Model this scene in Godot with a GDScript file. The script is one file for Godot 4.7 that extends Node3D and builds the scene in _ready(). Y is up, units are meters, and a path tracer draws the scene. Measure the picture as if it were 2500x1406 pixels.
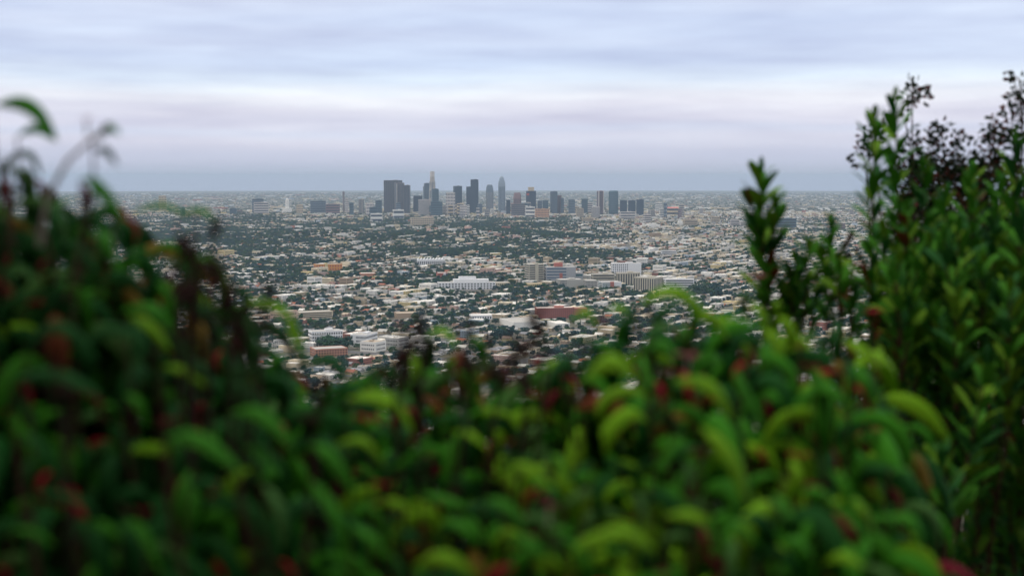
extends Node3D
# A hill above a wide city plain: out-of-focus shrubs close by, the plain with houses and trees, towers on the horizon.
# Photo pixels (2500 x 1406) give directions only; distances come from the terrain or from the usual size of things.
const F := 3300.0
const PX := 1250.0
const PY := 703.0
const EYE := Vector3(0, 260, 0)
const PITCH := -0.0819
const GRID_TURN := 0.50          # the street grid against the view axis

var rng := RandomNumberGenerator.new()
var hills := FastNoiseLite.new()
var zones := FastNoiseLite.new()
var mats := {}
var unit_box := BoxMesh.new()
var taken: Array = []            # footprints of the buildings set by hand: [x, z, radius]
var names_used := {}

# ---------------------------------------------------------------- shapes
class Shape:
	var v := PackedVector3Array()
	var n := PackedVector3Array()
	var c := PackedColorArray()
	func tri(a: Vector3, b: Vector3, d: Vector3, col := Color.WHITE) -> void:   # a, b, d counter-clockwise from outside
		var q := (b - a).cross(d - a).normalized()
		v.append(a); v.append(d); v.append(b)
		n.append(q); n.append(q); n.append(q)
		c.append(col); c.append(col); c.append(col)
	func quad(a: Vector3, b: Vector3, d: Vector3, e: Vector3, col := Color.WHITE) -> void:
		tri(a, b, d, col); tri(a, d, e, col)
	func soft_tri(p: Array, q: Array, col: Array) -> void:
		for k in [0, 2, 1]:
			v.append(p[k]); n.append(q[k]); c.append(col[k])
	func box(lo: Vector3, hi: Vector3, col := Color.WHITE) -> void:
		quad(Vector3(lo.x, lo.y, hi.z), Vector3(hi.x, lo.y, hi.z), Vector3(hi.x, hi.y, hi.z), Vector3(lo.x, hi.y, hi.z), col)
		quad(Vector3(hi.x, lo.y, lo.z), Vector3(lo.x, lo.y, lo.z), Vector3(lo.x, hi.y, lo.z), Vector3(hi.x, hi.y, lo.z), col)
		quad(Vector3(hi.x, lo.y, hi.z), Vector3(hi.x, lo.y, lo.z), Vector3(hi.x, hi.y, lo.z), Vector3(hi.x, hi.y, hi.z), col)
		quad(Vector3(lo.x, lo.y, lo.z), Vector3(lo.x, lo.y, hi.z), Vector3(lo.x, hi.y, hi.z), Vector3(lo.x, hi.y, lo.z), col)
		quad(Vector3(lo.x, hi.y, hi.z), Vector3(hi.x, hi.y, hi.z), Vector3(hi.x, hi.y, lo.z), Vector3(lo.x, hi.y, lo.z), col)
		quad(Vector3(lo.x, lo.y, lo.z), Vector3(hi.x, lo.y, lo.z), Vector3(hi.x, lo.y, hi.z), Vector3(lo.x, lo.y, hi.z), col)
	func prism(ring: PackedVector2Array, y0: float, y1: float, top := PackedVector2Array(), col := Color.WHITE) -> void:   # ring counter-clockwise from above in x, -z
		if top.is_empty():
			top = ring
		var m := ring.size()
		for i in m:
			var j := (i + 1) % m
			quad(Vector3(ring[i].x, y0, -ring[i].y), Vector3(ring[j].x, y0, -ring[j].y), Vector3(top[j].x, y1, -top[j].y), Vector3(top[i].x, y1, -top[i].y), col)
		for i in range(1, m - 1):
			tri(Vector3(top[0].x, y1, -top[0].y), Vector3(top[i].x, y1, -top[i].y), Vector3(top[i + 1].x, y1, -top[i + 1].y), col)
	func tube(pts: Array, radii: Array, sides := 5, col := Color.WHITE) -> void:
		var rings := []
		for i in pts.size():
			var along: Vector3 = (pts[mini(i + 1, pts.size() - 1)] - pts[maxi(i - 1, 0)]).normalized()
			var side := along.cross(Vector3(0.31, 0.2, 0.93)).normalized()
			var up := side.cross(along)
			var ring := []
			for k in sides:
				var a := TAU * k / sides
				ring.append([pts[i] + (side * cos(a) + up * sin(a)) * float(radii[i]), side * cos(a) + up * sin(a)])
			rings.append(ring)
		for i in pts.size() - 1:
			for k in sides:
				var l := (k + 1) % sides
				var p: Array = rings[i][k]; var q: Array = rings[i][l]; var r: Array = rings[i + 1][l]; var s: Array = rings[i + 1][k]
				soft_tri([p[0], r[0], q[0]], [p[1], r[1], q[1]], [col, col, col])
				soft_tri([p[0], s[0], r[0]], [p[1], s[1], r[1]], [col, col, col])
	func mesh(mat: Material = null) -> ArrayMesh:
		var a := []
		a.resize(Mesh.ARRAY_MAX)
		a[Mesh.ARRAY_VERTEX] = v; a[Mesh.ARRAY_NORMAL] = n; a[Mesh.ARRAY_COLOR] = c
		var m := ArrayMesh.new()
		m.add_surface_from_arrays(Mesh.PRIMITIVE_TRIANGLES, a)
		if mat:
			m.surface_set_material(0, mat)
		return m

# ---------------------------------------------------------------- helpers
func rnd(a: float, b: float) -> float:
	return rng.randf_range(a, b)

func srgb(r: float, g: float, b: float) -> Color:
	return Color(r, g, b).linear_to_srgb()

func mat(called: String, r: float, g: float, b: float, rough := 0.85, spec := 0.4) -> StandardMaterial3D:
	if mats.has(called):
		return mats[called]
	var m := StandardMaterial3D.new()
	m.resource_name = called
	m.albedo_color = srgb(r, g, b)
	m.roughness = rough
	m.metallic_specular = spec
	m.vertex_color_use_as_albedo = true
	mats[called] = m
	return m

func numbered(called: String) -> String:
	var k: int = names_used.get(called, 0)
	names_used[called] = k + 1
	return called if k == 0 else "%s_%03d" % [called, k]

func put(called: String, mesh: Mesh, m: Material, parent: Node3D, t := Transform3D()) -> MeshInstance3D:
	var o := MeshInstance3D.new()
	o.name = called if parent != self else numbered(called)
	o.mesh = mesh
	if m:
		o.material_override = m
	o.transform = t
	parent.add_child(o, true)
	return o

func thing(called: String, label: String, category: String, t: Transform3D, group := "") -> Node3D:
	var o := Node3D.new()
	o.name = numbered(called)
	o.transform = t
	add_child(o)
	o.set_meta("label", label)
	o.set_meta("category", category)
	if group:
		o.set_meta("group", group)
	return o

func bar(called: String, parent: Node3D, m: Material, centre: Vector3, size: Vector3) -> MeshInstance3D:
	return put(called, unit_box, m, parent, Transform3D(Basis.from_scale(size), centre))

func many(called: String, parent: Node3D, mesh: Mesh, m: Material, where: Array, tint: Array) -> MultiMeshInstance3D:
	var mm := MultiMesh.new()
	mm.transform_format = MultiMesh.TRANSFORM_3D
	mm.use_colors = true
	mm.mesh = mesh
	mm.instance_count = where.size()
	for i in where.size():
		mm.set_instance_transform(i, where[i])
		mm.set_instance_color(i, tint[i])
	var o := MultiMeshInstance3D.new()
	o.name = called
	o.multimesh = mm
	o.material_override = m
	o.set_meta("kind", "stuff")
	parent.add_child(o, true)
	return o

func ray(px: float, py: float) -> Vector3:        # scaled so that its depth along the lens axis is 1
	return Vector3((px - PX) / F, (PY - py) / F, -1).rotated(Vector3.RIGHT, PITCH)

func at(px: float, py: float, depth: float) -> Vector3:
	return EYE + ray(px, py) * depth

func seen(p: Vector3) -> Vector3:                  # (px, py, depth) of a point
	var q := (p - EYE).rotated(Vector3.RIGHT, -PITCH)
	return Vector3(PX + q.x / -q.z * F, PY - q.y / -q.z * F, -q.z)

func hit(px: float, py: float) -> Vector3:         # where the line of sight meets the terrain
	var r := ray(px, py)
	var a := 600.0
	var p := EYE + r * a
	while a < 50000.0:
		p = EYE + r * a
		if p.y < height(p.x, p.z):
			break
		a += maxf(4.0, (p.y - height(p.x, p.z)) * 2.0)
	return Vector3(p.x, height(p.x, p.z), p.z)

func smooth(a: float, b: float, x: float) -> float:
	return smoothstep(a, b, x)

const PROFILE := [[0, 258.4], [1, 258.3], [2, 257.9], [4, 256.9], [8, 254.2], [30, 243], [100, 212], [300, 135], [600, 60], [900, 26], [1300, 7], [1800, 0], [9000, 0], [16000, -20], [70000, -40]]

func height(x: float, z: float) -> float:
	var d := sqrt(x * x + z * z)
	var e := d * smoothstep(-0.35, 0.45, -z / maxf(d, 0.001))
	var y := 0.0
	for i in range(1, PROFILE.size()):
		if e <= PROFILE[i][0]:
			y = lerpf(PROFILE[i - 1][1], PROFILE[i][1], (e - PROFILE[i - 1][0]) / (PROFILE[i][0] - PROFILE[i - 1][0]))
			break
	y += 0.12 * maxf(z - 3.0, 0.0) * smoothstep(2000.0, 300.0, z)
	y += 9.0 * smoothstep(1.0, 7.0, z)      # unseen bank behind the camera, added steep to darken the near leaves
	y -= d * d / (2.0 * 7400000.0)
	if z < 0.0 and d > 1500.0:
		var a := x / d
		var rise := smoothstep(3900.0, 5200.0, d) * smoothstep(8300.0, 7300.0, d)
		y += rise * (0.55 + 0.45 * smoothstep(0.15, -0.1, a)) * (34.0 * hills.get_noise_2d(x, z) + 16.0)
		y += 24.0 * smoothstep(7700.0, 8700.0, d) * smoothstep(12500.0, 9800.0, d)
	elif d > 2.0 and d < 400.0:
		y += 0.6 * hills.get_noise_2d(x * 60.0, z * 60.0) * smoothstep(2.0, 12.0, d)
	return y

# ---------------------------------------------------------------- the scene
func _ready() -> void:
	rng.seed = 20240
	hills.seed = 5; hills.frequency = 1.0 / 1500.0; hills.fractal_octaves = 3
	zones.seed = 11; zones.frequency = 1.0 / 700.0; zones.fractal_octaves = 3
	make_camera()
	make_sky()
	make_materials()
	make_ground()
	make_streets()
	make_towers()
	make_landmarks()
	make_city()
	make_hillside_brush()
	make_shrubs()
	make_shade_oak()

func make_camera() -> void:
	var cam := Camera3D.new()
	cam.name = "camera"
	cam.position = EYE
	cam.rotation.x = PITCH
	cam.near = 0.05
	cam.far = 90000.0
	var lens := CameraAttributesPhysical.new()
	lens.frustum_focal_length = 82.15
	lens.exposure_aperture = 5.1
	lens.frustum_focus_distance = 4000.0
	lens.frustum_near = 0.05
	lens.frustum_far = 90000.0
	cam.attributes = lens
	cam.fov = rad_to_deg(2.0 * atan(PY / F))
	cam.current = true
	add_child(cam)

func make_sky() -> void:
	var env := Environment.new()
	env.tonemap_mode = Environment.TONE_MAPPER_LINEAR
	env.tonemap_exposure = 1.1
	env.background_mode = Environment.BG_SKY
	env.sdfgi_enabled = true
	env.ssao_enabled = true
	env.ssil_enabled = true
	env.fog_enabled = true
	env.fog_density = 0.000032
	env.fog_light_color = Color(0.835, 0.925, 1.0)
	var sky := Sky.new()
	var pano := PanoramaSkyMaterial.new()
	pano.panorama = sky_image()
	sky.sky_material = pano
	env.sky = sky
	var w := WorldEnvironment.new()
	w.name = "environment"
	w.environment = env
	add_child(w)
	var sun := DirectionalLight3D.new()
	sun.name = "sun"
	sun.light_energy = 0.5
	sun.light_color = Color(1.0, 0.95, 0.87)
	sun.light_angular_distance = 25.0
	sun.shadow_enabled = true
	sun.rotation = Vector3(deg_to_rad(-68), deg_to_rad(-100), 0)
	add_child(sun)

# A high, thin overcast in long level sheets: colours by height above the horizon, broken up by streaked noise.
const SHEETS := [[-1.0, 0.500, 0.540, 0.660], [0.0, 0.500, 0.540, 0.660], [0.25, 0.480, 0.520, 0.645], [0.9, 0.558, 0.584, 0.717], [1.6, 0.662, 0.670, 0.786], [1.95, 0.640, 0.674, 0.807], [2.3, 0.670, 0.678, 0.799], [2.99, 0.716, 0.724, 0.829], [3.42, 0.778, 0.803, 0.885], [3.77, 0.745, 0.807, 0.905], [4.2, 0.661, 0.753, 0.892], [4.9, 0.567, 0.654, 0.841], [5.76, 0.581, 0.659, 0.843], [6.6, 0.568, 0.650, 0.842], [7.5, 0.594, 0.663, 0.839], [9.5, 0.654, 0.704, 0.848], [13.0, 0.703, 0.736, 0.862], [25.0, 0.800, 0.815, 0.880], [90.0, 1.000, 1.010, 1.050]]

func sheet(e: float) -> Color:
	for i in range(1, SHEETS.size()):
		if e <= SHEETS[i][0]:
			var f: float = smoothstep(0.0, 1.0, (e - SHEETS[i - 1][0]) / (SHEETS[i][0] - SHEETS[i - 1][0]))
			return Color(lerpf(SHEETS[i - 1][1], SHEETS[i][1], f), lerpf(SHEETS[i - 1][2], SHEETS[i][2], f), lerpf(SHEETS[i - 1][3], SHEETS[i][3], f))
	return Color(SHEETS[-1][1], SHEETS[-1][2], SHEETS[-1][3])

func sky_image() -> ImageTexture:
	var w := 4096
	var h := 2048
	var coarse := Image.create(512, 256, false, Image.FORMAT_RGBF)
	var broad := FastNoiseLite.new()
	broad.seed = 3; broad.frequency = 1.0; broad.fractal_octaves = 4
	var fine := FastNoiseLite.new()
	fine.seed = 8; fine.frequency = 1.0; fine.fractal_octaves = 4
	for y in 256:
		var e := 90.0 - (y + 0.5) / 256.0 * 180.0
		for x in 512:
			coarse.set_pixel(x, y, sky_at((x + 0.5) / 512.0 * 360.0 - 180.0, e, broad, fine))
	coarse.resize(w, h, Image.INTERPOLATE_CUBIC)
	for y in h:
		var e := 90.0 - (y + 0.5) / h * 180.0
		if e < -1.0 or e > 16.0:
			continue
		for k in w / 2:
			var c := sky_at((k * 2 + 1.0) / w * 360.0 - 180.0, e, broad, fine)
			coarse.set_pixel(k * 2, y, c)
			coarse.set_pixel(k * 2 + 1, y, c)
	return ImageTexture.create_from_image(coarse)

func sky_at(az: float, e: float, broad: FastNoiseLite, fine: FastNoiseLite) -> Color:
	if e < -1.0:
		return sheet(-1.0)
	var x := sin(deg_to_rad(az)) * 57.3
	var z := cos(deg_to_rad(az)) * 57.3
	var flat := 1.0 / (1.0 + maxf(e, 0.0) * 0.03)
	var bend := 0.95 * broad.get_noise_3d(x * 0.035, z * 0.035, e * 0.10) * smoothstep(0.3, 3.0, e)
	var c := sheet(e + bend)
	var s := fine.get_noise_3d(x * 0.075, z * 0.075, e * 1.0 * flat + 40.0) + 0.5 * broad.get_noise_3d(x * 0.17, z * 0.17, e * 2.0 * flat)
	var k := 1.0 + 0.19 * s * smoothstep(0.3, 2.5, e)
	var warm := 0.03 * broad.get_noise_3d(x * 0.03 + 70.0, z * 0.03, e * 0.5)
	return Color(c.r * k * (1.0 + warm), c.g * k, c.b * (1.0 + (k - 1.0) * 0.7) * (1.0 - warm * 0.6))

func make_materials() -> void:
	unit_box.size = Vector3.ONE
	for w in WALLS:
		mat("wall " + w[0], w[1], w[2], w[3], 0.9)
	for r in ROOFS:
		mat("roof " + r[0], r[1], r[2], r[3], 0.9)
	mat("plain walls", 1, 1, 1, 0.9)
	mat("dark glass", 0.030, 0.042, 0.055, 0.25, 0.5)
	mat("bark", 0.09, 0.07, 0.05, 0.95)
	var f := mat("tree leaves", 1, 1, 1, 0.8, 0.3)
	f.backlight_enabled = true
	f.backlight = Color(0.45, 0.45, 0.45)

func noise_picture(scale: float, seed_: int, stops: Array, size := 512) -> NoiseTexture2D:
	var n := FastNoiseLite.new()
	n.seed = seed_; n.frequency = scale; n.fractal_octaves = 5
	var t := NoiseTexture2D.new()
	t.width = size; t.height = size; t.seamless = true; t.noise = n
	var g := Gradient.new()
	g.offsets = PackedFloat32Array(stops.map(func(s): return s[0]))
	g.colors = PackedColorArray(stops.map(func(s): return srgb(s[1], s[2], s[3])))
	t.color_ramp = g
	return t

func make_ground() -> void:
	var m := StandardMaterial3D.new()
	m.resource_name = "soil, lawns and paving"
	m.vertex_color_use_as_albedo = true
	m.roughness = 0.95
	m.albedo_texture = noise_picture(0.02, 4, [[0.0, 0.30, 0.42, 0.28], [0.35, 0.5, 0.55, 0.42], [0.5, 0.95, 0.9, 0.82], [0.62, 0.8, 0.78, 0.74], [0.8, 1, 0.95, 0.85], [1.0, 1, 0.97, 0.9]])
	m.uv1_triplanar = true
	m.uv1_world_triplanar = true
	m.uv1_scale = Vector3.ONE / 420.0
	var radii := [0.0]
	var r := 0.6
	while r < 40000.0:
		radii.append(r)
		r *= 1.06 if r < 300.0 else 1.02 if r < 1500.0 else 1.009 if r < 9000.0 else 1.03
	var turns := []
	var a := -32.0
	while a < 32.0:
		turns.append(deg_to_rad(a)); a += 0.5
	while a < 327.9:
		turns.append(deg_to_rad(a)); a += 8.0 if a > 60.0 and a < 300.0 else 4.0
	var k := turns.size()
	var v := PackedVector3Array(); var n := PackedVector3Array(); var c := PackedColorArray(); var idx := PackedInt32Array()
	for i in radii.size():
		for t in turns:
			var x: float = sin(t) * radii[i]
			var z: float = -cos(t) * radii[i]
			v.append(Vector3(x, height(x, z), z))
			var d: float = radii[i]
			var hill := Color(0.085, 0.070, 0.045)
			var town := Color(0.16, 0.15, 0.125)
			c.append(hill.lerp(town, smoothstep(700.0, 1500.0, d)))
	n.resize(v.size())
	for i in radii.size():
		for j in k:
			var e1 := v[mini(i + 1, radii.size() - 1) * k + j] - v[maxi(i - 1, 0) * k + j]
			var e2 := v[i * k + (j + 1) % k] - v[i * k + (j + k - 1) % k]
			var q := e2.cross(e1).normalized()
			n[i * k + j] = q if q.length() > 0.5 else Vector3.UP
			if n[i * k + j].y < 0.0:
				n[i * k + j] = -n[i * k + j]
			if i + 1 < radii.size():
				var j2 := (j + 1) % k
				idx.append_array([i * k + j, (i + 1) * k + j, (i + 1) * k + j2, i * k + j, (i + 1) * k + j2, i * k + j2])
	var arr := []
	arr.resize(Mesh.ARRAY_MAX)
	arr[Mesh.ARRAY_VERTEX] = v; arr[Mesh.ARRAY_NORMAL] = n; arr[Mesh.ARRAY_COLOR] = c; arr[Mesh.ARRAY_INDEX] = idx
	var mesh := ArrayMesh.new()
	mesh.add_surface_from_arrays(Mesh.PRIMITIVE_TRIANGLES, arr)
	var o := put("ground", mesh, m, self)
	o.set_meta("kind", "structure")
	o.set_meta("label", "hillside falling to a wide city plain")

const BLOCK_U := 112.0
const BLOCK_V := 205.0

func uv_to_xz(u: float, w: float) -> Vector2:
	return Vector2(u * cos(GRID_TURN) + w * sin(GRID_TURN), -(w * cos(GRID_TURN) - u * sin(GRID_TURN)))

func in_wedge(p: Vector2, near: float, far: float, wide := 0.40) -> bool:
	var d := p.length()
	return d > near and d < far and p.y < 0.0 and absf(p.x) < -p.y * wide + 40.0

func make_streets() -> void:
	var s := Shape.new()
	for axis in 2:
		var gap := BLOCK_U if axis == 0 else BLOCK_V
		for i in range(-90, 110):
			var half := 5.5 if (i % 4) else 10.0
			var last := Vector2.INF
			for j in range(-260, 330):
				var p := uv_to_xz(i * gap, j * 40.0) if axis == 0 else uv_to_xz(j * 40.0, i * gap)
				if not in_wedge(p, 1250.0, 8600.0):
					last = Vector2.INF
					continue
				if last != Vector2.INF:
					var side := (p - last).orthogonal().normalized() * half
					var q := []
					for w in [last - side, last + side, p + side, p - side]:
						q.append(Vector3(w.x, height(w.x, w.y) + 0.45 + axis * 0.12, w.y))
					if (q[1] - q[0]).cross(q[2] - q[0]).y > 0.0:
						s.quad(q[0], q[1], q[2], q[3])
					else:
						s.quad(q[3], q[2], q[1], q[0])
				last = p
	var m := mat("asphalt", 0.11, 0.11, 0.11, 0.9)
	var o := put("streets", s.mesh(), m, self)
	o.name = "street"
	o.set_meta("kind", "structure")
	o.set_meta("label", "grey asphalt streets in a grid between the houses")

const WALLS := [["white", 0.80, 0.775, 0.71], ["cream", 0.72, 0.62, 0.44], ["beige", 0.54, 0.44, 0.30], ["grey", 0.44, 0.43, 0.40], ["pink", 0.58, 0.40, 0.33], ["yellow", 0.64, 0.52, 0.26], ["brick", 0.36, 0.15, 0.11], ["tan", 0.40, 0.30, 0.21], ["pale blue", 0.42, 0.50, 0.56]]
const ROOFS := [["grey", 0.22, 0.22, 0.23], ["pale grey", 0.43, 0.41, 0.37], ["white", 0.72, 0.69, 0.62], ["brown", 0.17, 0.12, 0.09], ["red tile", 0.33, 0.12, 0.07], ["tan", 0.42, 0.34, 0.25]]

# ---------------------------------------------------------------- buildings set by hand
var marks := []                  # [x, z, words] of the buildings that others are described by
# A building from its outline in the photo; its distance is where its foot meets the terrain, or a given distance.
# o: dist, deep (metres), turn (degrees), wall (material), style, cols, rows, roof (material)
func building(called: String, label: String, px0: float, px1: float, top: float, foot: float, o: Dictionary) -> Node3D:
	var mid := (px0 + px1) / 2.0
	var p := hit(mid, foot)
	if o.has("dist"):
		var r := ray(mid, foot)
		p = EYE + r * (float(o.dist) / Vector2(r.x, r.z).length())
		p.y = height(p.x, p.z)
	var s := seen(p).z / F
	var wide := (px1 - px0) * s
	var turn := deg_to_rad(o.get("turn", 0.0))
	var deep: float = o.get("deep", minf(wide * 0.6, 30.0))
	if deep * absf(sin(turn)) > wide * 0.5:
		deep = wide * 0.5 / absf(sin(turn))
	var front := (wide - deep * absf(sin(turn))) / cos(turn)
	var ttop := EYE + ray(mid, top) * seen(p).z
	var high := maxf(ttop.y - p.y, 4.0)
	var facing := atan2(EYE.x - p.x, EYE.z - p.z) + turn
	var away := Vector3(p.x, 0, p.z).normalized()
	var at_ := p + away * (deep * cos(turn) + front * absf(sin(turn))) * 0.5
	at_.y = minf(height(at_.x, at_.z), p.y)
	high = ttop.y - at_.y
	var t := thing(called, label, o.get("category", "building"), Transform3D(Basis(Vector3.UP, facing), at_), o.get("group", ""))
	taken.append([at_.x, at_.z, maxf(front, deep) * 0.5 + 8.0])
	t.set_meta("size", Vector3(front, high, deep))
	if not o.has("dist"):
		taken.append([p.x - away.x * 22.0, p.z - away.z * 22.0, minf(front * 0.5, 40.0)])      # the open ground before its front
	if p.length() < 4200.0:
		marks.append([at_.x, at_.z, o.get("short", called.replace("_", " "))])
	return t

func finish(t: Node3D, o: Dictionary) -> void:
	var size: Vector3 = t.get_meta("size")
	var w: Material = mats[o.wall]
	var roof: Material = mats[o.get("roof", "roof pale grey")]
	var hx := size.x / 2.0; var hz := size.z / 2.0; var h := size.y
	var s := Shape.new()
	s.box(Vector3(-hx, -3, -hz), Vector3(hx, h - 0.8, hz))
	for e in [[-hx, -hz, hx, -hz + 0.5], [-hx, hz - 0.5, hx, hz], [-hx, -hz + 0.5, -hx + 0.5, hz - 0.5], [hx - 0.5, -hz + 0.5, hx, hz - 0.5]]:
		s.box(Vector3(e[0], h - 0.8, e[1]), Vector3(e[2], h, e[3]))      # parapet
	var face := put("wall", s.mesh(), w, t)
	bar("roof", t, roof, Vector3(0, h - 0.7, 0), Vector3(size.x - 1.1, 0.2, size.z - 1.1))
	if o.get("plant", true) and size.x > 14.0:
		bar("roof_plant", t, mats[o.get("plant_mat", o.wall)], Vector3(size.x * 0.12, h + 0.7, -size.z * 0.1), Vector3(size.x * 0.25, 3.0, size.z * 0.35))
	var glass: Material = mats[o.get("glass", "dark glass")]
	var cols: int = o.get("cols", 0); var rows: int = o.get("rows", 0)
	var y0: float = o.get("from", 0.0) * h
	var lo_x: float = -hx + o.get("left", 0.0) * size.x
	var hi_x: float = hx - o.get("right", 0.0) * size.x
	var fw := hi_x - lo_x
	match o.get("style", ""):
		"bands":                                     # long strips of glass, storey by storey
			for k in rows:
				var y := y0 + (h - y0 - 1.0) * (k + 0.55) / rows
				bar("window_band", face, glass, Vector3((lo_x + hi_x) / 2, y, hz), Vector3(fw * 0.94, (h - y0) / rows * 0.45, 0.5))
				for sx in [-1, 1]:
					bar("window_band", face, glass, Vector3(sx * hx, y, 0), Vector3(0.5, (h - y0) / rows * 0.45, size.z * 0.9))
		"fins":                                      # tall dark bays between piers
			for k in cols:
				var x := lo_x + fw * (k + 0.5) / cols
				bar("window_bay", face, glass, Vector3(x, (y0 + h - 2.5) / 2, hz), Vector3(fw / cols * o.get("fill", 0.5), h - y0 - 3.0, 0.5))
			var n2 := maxi(2, int(cols * size.z / size.x))
			for k in n2:
				for sx in [-1, 1]:
					bar("window_bay", face, glass, Vector3(sx * hx, (y0 + h - 2.5) / 2, -hz + size.z * (k + 0.5) / n2), Vector3(0.5, h - y0 - 3.0, size.z / n2 * o.get("fill", 0.5)))
		"grid":
			var n2 := maxi(1, int(cols * size.z / size.x))
			for j in rows:
				var y := y0 + (h - y0 - 1.2) * (j + 0.5) / rows
				var wh := (h - y0) / rows * 0.5
				for k in cols:
					bar("window", face, glass, Vector3(lo_x + fw * (k + 0.5) / cols, y, hz), Vector3(fw / cols * 0.5, wh, 0.4))
				for k in n2:
					for sx in [-1, 1]:
						bar("window", face, glass, Vector3(sx * hx, y, -hz + size.z * (k + 0.5) / n2), Vector3(0.4, wh, size.z / n2 * 0.5))

func build(called: String, label: String, px0: float, px1: float, top: float, foot: float, o: Dictionary) -> Node3D:
	var t := building(called, label, px0, px1, top, foot, o)
	finish(t, o)
	return t

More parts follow.
